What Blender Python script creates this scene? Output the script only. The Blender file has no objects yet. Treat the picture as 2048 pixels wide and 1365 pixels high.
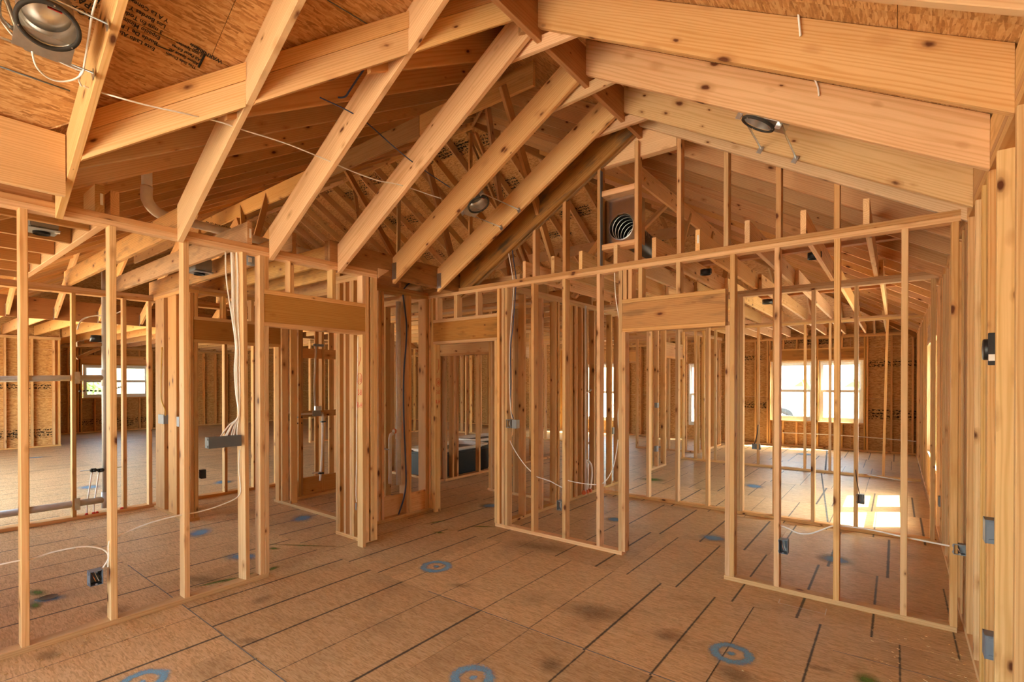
import bpy, bmesh, math, random
from mathutils import Vector, Matrix
random.seed(7)
R = random.random
SC = bpy.context.scene
COL = SC.collection
V = Vector

# ------------------------------------------------------------------ camera, sky, sun, exposure
FPX, CX, CY, YAW, PITCH, CAMH = 992.4721, 1024.0, 768.1148, 0.6586, -0.0052, 1.6506
cam_d = bpy.data.cameras.new('camera'); cam = bpy.data.objects.new('camera', cam_d); COL.objects.link(cam)
cam_d.sensor_width = 36.0; cam_d.lens = FPX / 2048 * 36.0
cam_d.shift_x = 0.0; cam_d.shift_y = (CY - 682.5) / 2048.0
cam_d.clip_start = 0.05; cam_d.clip_end = 500
cam.location = (0, 0, CAMH)
cam.rotation_euler = (math.pi / 2 + PITCH, 0, YAW)
SC.camera = cam
SC.view_settings.view_transform = 'Standard'; SC.view_settings.look = 'None'
SC.view_settings.gamma = 1.0; SC.view_settings.use_curve_mapping = False
SC.view_settings.exposure = 3.05
try:
    SC.cycles.max_bounces = 14; SC.cycles.diffuse_bounces = 9; SC.cycles.glossy_bounces = 4
    SC.cycles.transmission_bounces = 6; SC.cycles.transparent_max_bounces = 8
    SC.cycles.sample_clamp_indirect = 6.0; SC.cycles.use_denoising = True
    SC.cycles.caustics_reflective = False; SC.cycles.caustics_refractive = False
except Exception:
    pass
SUN_DIR = V((0.50, 0.38, 1.0)).normalized()
W = bpy.data.worlds.new('world'); SC.world = W; W.use_nodes = True
wn = W.node_tree; wn.nodes.clear()
sky = wn.nodes.new('ShaderNodeTexSky'); sky.sky_type = 'NISHITA'; sky.sun_disc = False
sky.sun_elevation = math.asin(SUN_DIR.z); sky.sun_rotation = math.atan2(SUN_DIR.x, SUN_DIR.y)
sky.air_density = 1.0; sky.dust_density = 3.0; sky.ozone_density = 0.6
bgn = wn.nodes.new('ShaderNodeBackground'); bgn.inputs['Strength'].default_value = 0.42
wo = wn.nodes.new('ShaderNodeOutputWorld')
wmx = wn.nodes.new('ShaderNodeMix'); wmx.data_type = 'RGBA'; wmx.blend_type = 'MULTIPLY'; wmx.inputs[0].default_value = 1.0
wmx.inputs[7].default_value = (1.0, 0.95, 0.76, 1)     # the camera's warm white balance
wn.links.new(sky.outputs[0], wmx.inputs[6]); wn.links.new(wmx.outputs[2], bgn.inputs[0]); wn.links.new(bgn.outputs[0], wo.inputs[0])
sl = bpy.data.lights.new('sun', 'SUN'); sl.energy = 8.0; sl.angle = math.radians(0.6); sl.color = (1.0, 0.95, 0.82)
so = bpy.data.objects.new('sun', sl); COL.objects.link(so); so.location = (6, 6, 14)
so.rotation_euler = SUN_DIR.to_track_quat('Z', 'Y').to_euler()

# a point of the photograph put on a real plane of the building
_c, _s, _cp, _sp = math.cos(YAW), math.sin(YAW), math.cos(PITCH), math.sin(PITCH)
def ray(px, py):
    x = (px - CX) / FPX; y = (CY - py) / FPX
    f = _cp - _sp * y; u = _sp + _cp * y
    return V((_c * x - _s * f, _s * x + _c * f, u))
def at(ax, val, px, py):
    d = ray(px, py); o = V((0, 0, CAMH)); i = 'XYZ'.index(ax)
    return o + d * ((val - o[i]) / d[i])
def atp(n, dd, px, py):
    n = V(n); d = ray(px, py); o = V((0, 0, CAMH))
    return o + d * ((dd - n.dot(o)) / n.dot(d))

# ------------------------------------------------------------------ materials
MATS = {}
def newmat(name):
    m = bpy.data.materials.new(name); m.use_nodes = True; MATS[name] = m
    return m, m.node_tree.nodes, m.node_tree.links, m.node_tree.nodes['Principled BSDF']
def nd(ns, t, **k):
    n = ns.new(t)
    for a, b in k.items(): setattr(n, a, b)
    return n
def mth(ns, ls, op, a, b=None, c=None):
    n = ns.new('ShaderNodeMath'); n.operation = op
    for i, v in enumerate((a, b, c)):
        if v is None: continue
        if isinstance(v, (int, float)): n.inputs[i].default_value = v
        else: ls.new(v, n.inputs[i])
    return n.outputs[0]
def ramp(ns, ls, fac, stops, interp='LINEAR'):
    n = ns.new('ShaderNodeValToRGB'); n.color_ramp.interpolation = interp
    el = n.color_ramp.elements
    el[0].position = stops[0][0]; el[0].color = stops[0][1]
    el[1].position = stops[1][0]; el[1].color = stops[1][1]
    for p, c in stops[2:]:
        e = el.new(p); e.color = c
    ls.new(fac, n.inputs[0]); return n.outputs[0]
def mixc(ns, ls, fac, a, b, mode='MIX'):
    n = ns.new('ShaderNodeMix'); n.data_type = 'RGBA'; n.blend_type = mode
    for i, v in ((0, fac), (6, a), (7, b)):
        if isinstance(v, (int, float)): n.inputs[i].default_value = v
        elif isinstance(v, tuple): n.inputs[i].default_value = v
        else: ls.new(v, n.inputs[i])
    return n.outputs[2]
def c4(r, g, b): return (r, g, b, 1.0)
def gray(v): return (v, v, v, 1.0)

def wood(name, light, dark, knot=0.125, stain=0.0, rough=0.62):
    m, ns, ls, bs = newmat(name)
    tc = ns.new('ShaderNodeTexCoord'); oi = ns.new('ShaderNodeObjectInfo')
    r = oi.outputs['Random']
    r2 = mth(ns, ls, 'FRACT', mth(ns, ls, 'MULTIPLY', r, 17.31))
    r3 = mth(ns, ls, 'FRACT', mth(ns, ls, 'MULTIPLY', r, 53.77))
    cmb = ns.new('ShaderNodeCombineXYZ')
    ls.new(mth(ns, ls, 'MULTIPLY', r, 61.0), cmb.inputs[0])
    ls.new(mth(ns, ls, 'MULTIPLY_ADD', r2, 0.16, -0.08), cmb.inputs[1])
    ls.new(mth(ns, ls, 'MULTIPLY_ADD', r3, 0.30, -0.15), cmb.inputs[2])
    va = nd(ns, 'ShaderNodeVectorMath', operation='ADD'); ls.new(tc.outputs['Object'], va.inputs[0]); ls.new(cmb.outputs[0], va.inputs[1])
    def mp(sc):
        v = nd(ns, 'ShaderNodeVectorMath', operation='MULTIPLY'); ls.new(va.outputs[0], v.inputs[0]); v.inputs[1].default_value = sc; return v.outputs[0]
    # growth rings around the pith
    wv = nd(ns, 'ShaderNodeTexWave', wave_type='RINGS', rings_direction='X', wave_profile='SIN')
    wv.inputs['Scale'].default_value = 23.0; wv.inputs['Distortion'].default_value = 7.0
    wv.inputs['Detail'].default_value = 2.0; wv.inputs['Detail Scale'].default_value = 1.1
    ls.new(mp((0.05, 1, 1)), wv.inputs['Vector'])
    # fine fibre
    fb = ns.new('ShaderNodeTexNoise'); fb.inputs['Scale'].default_value = 1.0; fb.inputs['Detail'].default_value = 3.0
    ls.new(mp((5.0, 210, 210)), fb.inputs['Vector'])
    big = ns.new('ShaderNodeTexNoise'); big.inputs['Scale'].default_value = 1.0; big.inputs['Detail'].default_value = 2.0
    ls.new(mp((1.1, 9, 9)), big.inputs['Vector'])
    g = mth(ns, ls, 'MULTIPLY_ADD', fb.outputs[0], 0.35, mth(ns, ls, 'MULTIPLY', mth(ns, ls, 'POWER', wv.outputs[1], 2.2), 0.36))
    g = mth(ns, ls, 'MULTIPLY_ADD', big.outputs[0], 0.5, mth(ns, ls, 'SUBTRACT', g, 0.22))
    col = ramp(ns, ls, g, [(0.12, c4(*light)), (0.85, c4(*dark))])
    # board to board tone
    hs = ns.new('ShaderNodeHueSaturation'); ls.new(col, hs.inputs['Color'])
    ls.new(mth(ns, ls, 'MULTIPLY_ADD', r2, 0.016, 0.492), hs.inputs['Hue'])
    ls.new(mth(ns, ls, 'MULTIPLY_ADD', r3, 0.28, 0.86), hs.inputs['Saturation'])
    ls.new(mth(ns, ls, 'MULTIPLY_ADD', r, 0.30, 0.84), hs.inputs['Value'])
    col = hs.outputs[0]
    # knots
    vo = ns.new('ShaderNodeTexVoronoi'); vo.inputs['Scale'].default_value = 1.0
    nz = ns.new('ShaderNodeTexNoise'); nz.inputs['Scale'].default_value = 22.0; ls.new(va.outputs[0], nz.inputs['Vector'])
    vs = nd(ns, 'ShaderNodeVectorMath', operation='MULTIPLY_ADD'); ls.new(nz.outputs[1], vs.inputs[0]); vs.inputs[1].default_value = (0.10, 0.10, 0.10); ls.new(mp((4.6, 9.5, 9.5)), vs.inputs[2])
    ls.new(vs.outputs[0], vo.inputs['Vector'])
    sk = ns.new('ShaderNodeSeparateColor'); ls.new(vo.outputs['Color'], sk.inputs[0])
    kd = mth(ns, ls, 'DIVIDE', vo.outputs['Distance'], mth(ns, ls, 'MULTIPLY_ADD', mth(ns, ls, 'POWER', sk.outputs[0], 2.0), 1.0, 0.42))
    km = ramp(ns, ls, kd, [(knot * 0.55, gray(1)), (knot * 1.05, gray(0))])
    halo = ramp(ns, ls, kd, [(knot * 0.9, gray(0.55)), (knot * 2.2, gray(0))])
    col = mixc(ns, ls, halo, col, c4(dark[0] * 0.75, dark[1] * 0.62, dark[2] * 0.55))
    col = mixc(ns, ls, km, col, c4(0.115, 0.036, 0.012))
    if stain > 0:
        sn = ns.new('ShaderNodeTexNoise'); sn.inputs['Scale'].default_value = 1.0; sn.inputs['Detail'].default_value = 5.0
        ls.new(mp((3.0, 14, 14)), sn.inputs['Vector'])
        sm = ramp(ns, ls, sn.outputs[0], [(0.50, gray(0)), (0.68, gray(stain))])
        col = mixc(ns, ls, sm, col, c4(0.10, 0.075, 0.05))
    col = mixc(ns, ls, 1.0, col, oi.outputs['Color'], 'MULTIPLY')
    ls.new(col, bs.inputs['Base Color'])
    bs.inputs['Roughness'].default_value = rough; bs.inputs['Specular IOR Level'].default_value = 0.25
    bp = ns.new('ShaderNodeBump'); bp.inputs['Strength'].default_value = 0.18; bp.inputs['Distance'].default_value = 0.003
    ls.new(g, bp.inputs['Height']); ls.new(bp.outputs[0], bs.inputs['Normal'])
    return m
PL, PD = (0.73, 0.515, 0.285), (0.55, 0.315, 0.125)
wood('pine', PL, PD)
wood('pine_knotty', PL, PD, knot=0.15)
wood('mouldy_timber', (0.42, 0.255, 0.11), (0.26, 0.13, 0.045), knot=0.11, stain=0.95)
wood('blued_timber', (0.60, 0.37, 0.165), (0.42, 0.205, 0.07), knot=0.12, stain=0.45)

def osb(name, a, b, c, rough=0.6, lines=False, worn=0.0):
    m, ns, ls, bs = newmat(name)
    tc = ns.new('ShaderNodeTexCoord'); oi = ns.new('ShaderNodeObjectInfo'); r = oi.outputs['Random']
    cmb = ns.new('ShaderNodeCombineXYZ'); ls.new(mth(ns, ls, 'MULTIPLY', r, 37.0), cmb.inputs[0]); ls.new(mth(ns, ls, 'MULTIPLY', r, 91.0), cmb.inputs[1])
    va = nd(ns, 'ShaderNodeVectorMath', operation='ADD'); ls.new(tc.outputs['Object'], va.inputs[0]); ls.new(cmb.outputs[0], va.inputs[1])
    wz = ns.new('ShaderNodeTexNoise'); wz.inputs['Scale'].default_value = 7.0; wz.inputs['Detail'].default_value = 3.0; ls.new(va.outputs[0], wz.inputs['Vector'])
    wv = nd(ns, 'ShaderNodeVectorMath', operation='MULTIPLY_ADD'); ls.new(wz.outputs[1], wv.inputs[0]); wv.inputs[1].default_value = (0.022, 0.022, 0); ls.new(va.outputs[0], wv.inputs[2])
    outs = []
    for ang, sx, sy in ((0.16, 19, 130), (-0.34, 21, 150), (0.72, 24, 120), (-0.08, 16, 140)) if lines else ((0.35, 16, 90), (-0.62, 17, 100), (1.35, 17, 84), (-1.15, 15, 92)):
        mp = ns.new('ShaderNodeMapping'); mp.inputs['Rotation'].default_value = (0, 0, ang); mp.inputs['Scale'].default_value = (sx, sy, 1)
        ls.new(wv.outputs[0], mp.inputs['Vector'])
        v = nd(ns, 'ShaderNodeTexVoronoi', voronoi_dimensions='2D'); v.inputs['Scale'].default_value = 1.0; v.inputs['Randomness'].default_value = 1.0
        ls.new(mp.outputs[0], v.inputs['Vector'])
        sp = ns.new('ShaderNodeSeparateColor'); ls.new(v.outputs['Color'], sp.inputs[0]); outs.append((sp.outputs[0], sp.outputs[1]))
    v01 = nd(ns, 'ShaderNodeMix'); ls.new(mth(ns, ls, 'GREATER_THAN', outs[0][1], 0.5), v01.inputs[0]); ls.new(outs[0][0], v01.inputs[2]); ls.new(outs[1][0], v01.inputs[3])
    v23 = nd(ns, 'ShaderNodeMix'); ls.new(mth(ns, ls, 'GREATER_THAN', outs[2][1], 0.45), v23.inputs[0]); ls.new(outs[2][0], v23.inputs[2]); ls.new(outs[3][0], v23.inputs[3])
    vm = nd(ns, 'ShaderNodeMix'); ls.new(mth(ns, ls, 'GREATER_THAN', outs[1][1], 0.55), vm.inputs[0]); ls.new(v01.outputs[0], vm.inputs[2]); ls.new(v23.outputs[0], vm.inputs[3])
    fn = ns.new('ShaderNodeTexNoise'); fn.inputs['Scale'].default_value = 60.0; fn.inputs['Detail'].default_value = 4.0; ls.new(wv.outputs[0], fn.inputs['Vector'])
    h = mth(ns, ls, 'MULTIPLY_ADD', fn.outputs[0], 0.45, mth(ns, ls, 'MULTIPLY', vm.outputs[0], 0.72))
    col = ramp(ns, ls, h, [(0.16, c4(*a)), (0.92, c4(*c)), (0.50, c4(*b))])
    hs = ns.new('ShaderNodeHueSaturation'); ls.new(col, hs.inputs['Color']); ls.new(mth(ns, ls, 'MULTIPLY_ADD', r, 0.22, 0.88), hs.inputs['Value'])
    col = hs.outputs[0]
    if worn:
        bn = ns.new('ShaderNodeTexNoise'); bn.inputs['Scale'].default_value = 2.3; bn.inputs['Detail'].default_value = 6.0; ls.new(va.outputs[0], bn.inputs['Vector'])
        col = mixc(ns, ls, ramp(ns, ls, bn.outputs[0], [(0.52, gray(0)), (0.80, gray(worn))]), col, c4(0.10, 0.062, 0.035))
    if lines:
        sx = ns.new('ShaderNodeSeparateXYZ'); ls.new(tc.outputs['Object'], sx.inputs[0])
        wob = ns.new('ShaderNodeTexNoise'); wob.inputs['Scale'].default_value = 1.0; wob.inputs['Detail'].default_value = 4.0
        wm = nd(ns, 'ShaderNodeVectorMath', operation='MULTIPLY'); ls.new(va.outputs[0], wm.inputs[0]); wm.inputs[1].default_value = (9, 42, 1); ls.new(wm.outputs[0], wob.inputs['Vector'])
        x = mth(ns, ls, 'ADD', sx.outputs[0], mth(ns, ls, 'MULTIPLY_ADD', r, 0.14, 10.0 * 0.4233 - 0.07))
        ph = mth(ns, ls, 'DIVIDE', x, 0.4233)
        fr = mth(ns, ls, 'FRACT', ph)
        dist = mth(ns, ls, 'MULTIPLY', mth(ns, ls, 'ABSOLUTE', mth(ns, ls, 'SUBTRACT', fr, 0.5)), 0.4233)
        # each printed line wears differently
        fl = mth(ns, ls, 'FLOOR', ph)
        wn_ = nd(ns, 'ShaderNodeTexWhiteNoise', noise_dimensions='2D'); cv = ns.new('ShaderNodeCombineXYZ'); ls.new(fl, cv.inputs[0]); ls.new(r, cv.inputs[1]); ls.new(cv.outputs[0], wn_.inputs['Vector'])
        lw = mth(ns, ls, 'MULTIPLY_ADD', wn_.outputs['Value'], 0.0085, -0.0010)
        d2 = mth(ns, ls, 'SUBTRACT', dist, mth(ns, ls, 'MULTIPLY_ADD', wob.outputs[0], 0.010, mth(ns, ls, 'SUBTRACT', lw, 0.005)))
        mk = ramp(ns, ls, d2, [(0.0, gray(0.92)), (0.006, gray(0))])
        col = mixc(ns, ls, mk, col, c4(0.030, 0.026, 0.024))
    ls.new(col, bs.inputs['Base Color'])
    bs.inputs['Roughness'].default_value = rough; bs.inputs['Specular IOR Level'].default_value = 0.3
    bp = ns.new('ShaderNodeBump'); bp.inputs['Strength'].default_value = 0.25; bp.inputs['Distance'].default_value = 0.003
    ls.new(h, bp.inputs['Height']); ls.new(bp.outputs[0], bs.inputs['Normal'])
    return m
osb('roof_osb', (0.33, 0.15, 0.046), (0.55, 0.285, 0.10), (0.70, 0.43, 0.20))
osb('wall_osb', (0.31, 0.145, 0.040), (0.52, 0.275, 0.090), (0.66, 0.41, 0.17))
osb('floor_osb', (0.44, 0.280, 0.130), (0.60, 0.405, 0.200), (0.71, 0.51, 0.280), rough=0.45, lines=True, worn=0.35)

def plain(name, col, rough=0.5, metal=0.0, var=0.06, spec=0.5):
    m, ns, ls, bs = newmat(name)
    tc = ns.new('ShaderNodeTexCoord'); n = ns.new('ShaderNodeTexNoise'); n.inputs['Scale'].default_value = 18.0; n.inputs['Detail'].default_value = 3.0
    ls.new(tc.outputs['Object'], n.inputs['Vector'])
    k0, k1 = 1 - var, 1 + var
    ls.new(ramp(ns, ls, n.outputs[0], [(0.3, c4(*[min(1, x * k0) for x in col])), (0.7, c4(*[min(1, x * k1) for x in col]))]), bs.inputs['Base Color'])
    bs.inputs['Roughness'].default_value = rough; bs.inputs['Metallic'].default_value = metal; bs.inputs['Specular IOR Level'].default_value = spec
    return m
plain('box_plastic', (0.17, 0.215, 0.28), 0.45)
plain('box_dark', (0.10, 0.115, 0.13), 0.5)
plain('box_gray', (0.27, 0.29, 0.31), 0.5)
plain('black_plastic', (0.018, 0.018, 0.02), 0.4)
plain('gasket', (0.035, 0.028, 0.022), 0.8, var=0.25)
plain('galvanized', (0.62, 0.63, 0.62), 0.34, 1.0, 0.12)
plain('bright_metal', (0.90, 0.90, 0.88), 0.30, 1.0, 0.05)
plain('duct_sheet', (0.66, 0.62, 0.55), 0.22, 1.0, 0.05)
plain('white_cable', (0.90, 0.89, 0.87), 0.45)
plain('yellow_cable', (0.62, 0.38, 0.03), 0.45)
plain('blue_cable', (0.035, 0.06, 0.15), 0.45)
plain('black_cable', (0.03, 0.035, 0.045), 0.5)
plain('copper', (0.75, 0.36, 0.2), 0.3, 1.0)
plain('white_pvc', (0.74, 0.70, 0.66), 0.35)
plain('grey_pvc', (0.46, 0.42, 0.36), 0.4)
plain('red_paint', (0.60, 0.035, 0.02), 0.6)
plain('ink', (0.013, 0.011, 0.010), 0.8)
plain('paper_label', (0.78, 0.77, 0.74), 0.6)
plain('tub_white', (0.78, 0.76, 0.73), 0.2)
plain('green_print', (0.25, 0.55, 0.05), 0.6)
plain('vinyl_white', (0.85, 0.85, 0.84), 0.35)
plain('rubber', (0.05, 0.05, 0.05), 0.8)
plain('brick_far', (0.45, 0.22, 0.15), 0.8, var=0.2)
plain('shingle', (0.20, 0.19, 0.18), 0.9, var=0.3)
plain('leaf', (0.16, 0.30, 0.05), 0.6, var=0.4)
plain('foam_orange', (0.70, 0.16, 0.05), 0.6)
plain('tarp', (0.42, 0.43, 0.45), 0.55, var=0.15)
m, ns, ls, bs = newmat('ground_dirt')
tc = ns.new('ShaderNodeTexCoord'); n = ns.new('ShaderNodeTexNoise'); n.inputs['Scale'].default_value = 0.8; n.inputs['Detail'].default_value = 8.0
ls.new(tc.outputs['Object'], n.inputs['Vector'])
ls.new(ramp(ns, ls, n.outputs[0], [(0.3, c4(0.33, 0.30, 0.25)), (0.7, c4(0.46, 0.42, 0.36))]), bs.inputs['Base Color']); bs.inputs['Roughness'].default_value = 0.95
m, ns, ls, bs = newmat('glass')
ns.remove(bs); tr = ns.new('ShaderNodeBsdfTransparent'); tr.inputs[0].default_value = (0.93, 0.95, 0.94, 1); gl = ns.new('ShaderNodeBsdfGlossy'); gl.inputs['Roughness'].default_value = 0.02
mx = ns.new('ShaderNodeMixShader'); mx.inputs[0].default_value = 0.05
ls.new(tr.outputs[0], mx.inputs[1]); ls.new(gl.outputs[0], mx.inputs[2]); ls.new(mx.outputs[0], ns['Material Output'].inputs[0])

def spray(name, col, ring):
    """sprayed marking: disc or ring with a dot, frayed by noise, see-through elsewhere (object space, radius 1)"""
    m, ns, ls, bs = newmat(name)
    tc = ns.new('ShaderNodeTexCoord'); oi = ns.new('ShaderNodeObjectInfo')
    n = ns.new('ShaderNodeTexNoise'); n.inputs['Scale'].default_value = 3.5; n.inputs['Detail'].default_value = 8.0; n.inputs['Roughness'].default_value = 0.75
    va = nd(ns, 'ShaderNodeVectorMath', operation='ADD'); cb = ns.new('ShaderNodeCombineXYZ'); ls.new(mth(ns, ls, 'MULTIPLY', oi.outputs['Random'], 40.0), cb.inputs[2])
    ls.new(tc.outputs['Object'], va.inputs[0]); ls.new(cb.outputs[0], va.inputs[1]); ls.new(va.outputs[0], n.inputs['Vector'])
    ln = nd(ns, 'ShaderNodeVectorMath', operation='LENGTH'); ls.new(tc.outputs['Object'], ln.inputs[0])
    d = mth(ns, ls, 'MULTIPLY_ADD', mth(ns, ls, 'SUBTRACT', n.outputs[0], 0.5), 0.42, ln.outputs['Value'])
    if ring:
        f = ramp(ns, ls, d, [(0.08, gray(0.9)), (0.20, gray(0.0)), (0.40, gray(0.05)), (0.56, gray(0.85)), (0.72, gray(0.8)), (0.93, gray(0))])
    else:
        f = ramp(ns, ls, d, [(0.25, gray(0.35 if name.startswith('dark') else 0.8)), (0.85, gray(0))])
    fine = ns.new('ShaderNodeTexNoise'); fine.inputs['Scale'].default_value = 30.0; fine.inputs['Detail'].default_value = 3.0; ls.new(va.outputs[0], fine.inputs['Vector'])
    f = mth(ns, ls, 'MULTIPLY', f, ramp(ns, ls, fine.outputs[0], [(0.30, gray(0.35)), (0.55, gray(1))]))
    bs.inputs['Base Color'].default_value = c4(*col); bs.inputs['Roughness'].default_value = 0.8
    ls.new(f, bs.inputs['Alpha'])
    return m
spray('blue_spray', (0.17, 0.46, 0.72), True)
spray('blue_smear', (0.15, 0.36, 0.55), False)
spray('green_smear', (0.085, 0.26, 0.03), False)
spray('dark_smear', (0.035, 0.026, 0.02), False)
def stampmat(name):
    m, ns, ls, bs = newmat(name)
    tc = ns.new('ShaderNodeTexCoord'); oi = ns.new('ShaderNodeObjectInfo')
    va = nd(ns, 'ShaderNodeVectorMath', operation='ADD'); cb = ns.new('ShaderNodeCombineXYZ'); ls.new(mth(ns, ls, 'MULTIPLY', oi.outputs['Random'], 40.0), cb.inputs[0])
    ls.new(tc.outputs['Object'], va.inputs[0]); ls.new(cb.outputs[0], va.inputs[1])
    mp = nd(ns, 'ShaderNodeVectorMath', operation='MULTIPLY'); ls.new(va.outputs[0], mp.inputs[0]); mp.inputs[1].default_value = (26, 34, 1)
    n = ns.new('ShaderNodeTexNoise'); n.inputs['Scale'].default_value = 1.0; n.inputs['Detail'].default_value = 2.0; ls.new(mp.outputs[0], n.inputs['Vector'])
    sx = ns.new('ShaderNodeSeparateXYZ'); ls.new(tc.outputs['Object'], sx.inputs[0])
    row = mth(ns, ls, 'FRACT', mth(ns, ls, 'MULTIPLY', sx.outputs[1], 14.0))
    rm = mth(ns, ls, 'LESS_THAN', row, 0.72)
    ls.new(mth(ns, ls, 'MULTIPLY', rm, ramp(ns, ls, n.outputs[0], [(0.48, gray(0)), (0.54, gray(0.9))])), bs.inputs['Alpha'])
    bs.inputs['Base Color'].default_value = gray(0.012); bs.inputs['Roughness'].default_value = 0.8
stampmat('ink_stamp')

# ------------------------------------------------------------------ object helpers
def link(name, data, par=None, M=None, mat=None, tint=None):
    o = bpy.data.objects.new(name, data); COL.objects.link(o)
    if mat is not None and data is not None and not data.materials: data.materials.append(MATS[mat])
    M = M or Matrix()
    if par is not None:
        o.parent = par
        M = wm(par).inverted() @ M
    o.matrix_basis = M
    if tint: o.color = (tint[0], tint[1], tint[2], 1)
    return o
def wm(o):
    m = o.matrix_basis.copy(); p = o.parent
    while p is not None: m = p.matrix_basis @ m; p = p.parent
    return m
def thing(name, label, cat, loc=(0, 0, 0), group=None):
    o = bpy.data.objects.new(name, None); COL.objects.link(o); o.location = loc; o.empty_display_size = 0.1
    o['label'] = label; o['category'] = cat
    if group: o['group'] = group
    return o
def tag(o, label, cat, group=None):
    o['label'] = label; o['category'] = cat
    if group: o['group'] = group
    return o
def struct(name, label, loc=(0, 0, 0)):
    o = bpy.data.objects.new(name, None); COL.objects.link(o); o.location = loc; o['kind'] = 'structure'; o['label'] = label
    return o
_cache = {}
def lumber(L, t, w, mat):
    k = (round(L, 3), round(t, 4), round(w, 4), mat)
    if k in _cache: return _cache[k]
    c = min(0.003, t * 0.2, w * 0.2); a, b = t / 2, w / 2
    sec = [(-a + c, -b), (a - c, -b), (a, -b + c), (a, b - c), (a - c, b), (-a + c, b), (-a, b - c), (-a, -b + c)]
    vs = [(-L / 2, y, z) for y, z in sec] + [(L / 2, y, z) for y, z in sec]
    fs = [(i, (i + 1) % 8, 8 + (i + 1) % 8, 8 + i) for i in range(8)] + [tuple(range(7, -1, -1)), tuple(range(8, 16))]
    me = bpy.data.meshes.new('lumber'); me.from_pydata(vs, [], fs); me.materials.append(MATS[mat]); me.update()
    _cache[k] = me; return me
def board(par, name, A, B, w, t, up=(0, 0, 1), mat='pine', tint=None):
    A, B, up = V(A), V(B), V(up)
    x = (B - A); L = x.length; x.normalize()
    if abs(x.dot(up)) > 0.995: up = V((0, 1, 0)) if abs(x.y) < 0.9 else V((1, 0, 0))
    z = (up - x * up.dot(x)).normalized(); y = z.cross(x)
    M = Matrix((x, y, z)).transposed().to_4x4(); M.translation = (A + B) / 2
    return link(name, lumber(L, t, w, mat), par, M, None, tint)
def rafter(par, name, A, B, w, t, mat='pine', tint=None):
    """sloping board with plumb-cut ends"""
    A, B = V(A), V(B); x = B - A; L = x.length; x.normalize()
    z = (V((0, 0, 1)) - x * x.z).normalized(); y = z.cross(x)
    k = ('raf', round(L, 3), round(t, 4), round(w, 4), mat, round(x.z, 3))
    if k not in _cache:
        sh = x.z / math.sqrt(1 - x.z ** 2); c = 0.003; a, b = t / 2, w / 2
        sec = [(-a + c, -b), (a - c, -b), (a, -b + c), (a, b - c), (a - c, b), (-a + c, b), (-a, b - c), (-a, -b + c)]
        vs = [(-L / 2 + q * sh, p, q) for p, q in sec] + [(L / 2 + q * sh, p, q) for p, q in sec]
        fs = [(i, (i + 1) % 8, 8 + (i + 1) % 8, 8 + i) for i in range(8)] + [tuple(range(7, -1, -1)), tuple(range(8, 16))]
        me = bpy.data.meshes.new('rafter'); me.from_pydata(vs, [], fs); me.materials.append(MATS[mat]); me.update(); _cache[k] = me
    M = Matrix((x, y, z)).transposed().to_4x4(); M.translation = (A + B) / 2
    return link(name, _cache[k], par, M, None, tint)
def mesh(name, vs, fs, mat, smooth=False):
    me = bpy.data.meshes.new(name); me.from_pydata([tuple(v) for v in vs], [], fs); me.materials.append(MATS[mat]); me.update()
    if smooth: me.polygons.foreach_set('use_smooth', [True] * len(me.polygons))
    return me
def box(par, name, c, d, mat, rot=None, bev=0.0, tint=None):
    bm = bmesh.new(); bmesh.ops.create_cube(bm, size=1.0)
    for v in bm.verts: v.co = V((v.co.x * d[0], v.co.y * d[1], v.co.z * d[2]))
    if bev: bmesh.ops.bevel(bm, geom=bm.edges[:], offset=bev, segments=2, affect='EDGES')
    me = bpy.data.meshes.new(name); bm.to_mesh(me); bm.free(); me.materials.append(MATS[mat])
    M = (rot.to_4x4() if rot else Matrix()); M = M.copy(); M.translation = V(c)
    return link(name, me, par, M, None, tint)
def basis(x, up):
    x = V(x).normalized(); up = V(up); z = (up - x * up.dot(x)).normalized(); y = z.cross(x)
    return Matrix((x, y, z)).transposed()
def catmull(P, n=8):
    P = [V(p) for p in P]
    if len(P) < 3: return P
    out = []
    for i in range(len(P) - 1):
        p0, p1, p2, p3 = P[max(i - 1, 0)], P[i], P[i + 1], P[min(i + 2, len(P) - 1)]
        for k in range(n):
            t = k / n
            out.append(0.5 * ((2 * p1) + (p2 - p0) * t + (2 * p0 - 5 * p1 + 4 * p2 - p3) * t * t + (3 * p1 - p0 - 3 * p2 + p3) * t ** 3))
    out.append(P[-1]); return out
def sweep(paths, r, seg=8, cap=True):
    vs, fs = [], []
    for path in paths:
        base = len(vs); t0 = (path[1] - path[0]).normalized()
        u = V((0, 0, 1)) if abs(t0.z) < 0.9 else V((1, 0, 0)); u = (u - t0 * u.dot(t0)).normalized()
        n = len(path)
        for i, p in enumerate(path):
            t = (path[min(i + 1, n - 1)] - path[max(i - 1, 0)]).normalized()
            u = (u - t * u.dot(t)); u = u.normalized() if u.length > 1e-6 else t.orthogonal().normalized()
            w = t.cross(u); rr = r[i] if isinstance(r, (list, tuple)) else r
            for k in range(seg):
                a = 2 * math.pi * k / seg; vs.append(p + u * (math.cos(a) * rr) + w * (math.sin(a) * rr))
        for i in range(n - 1):
            for k in range(seg):
                a, b = base + i * seg + k, base + i * seg + (k + 1) % seg
                fs.append((a, b, b + seg, a + seg))
        if cap:
            fs.append(tuple(base + k for k in range(seg - 1, -1, -1))); fs.append(tuple(base + (n - 1) * seg + k for k in range(seg)))
    return vs, fs
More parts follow.
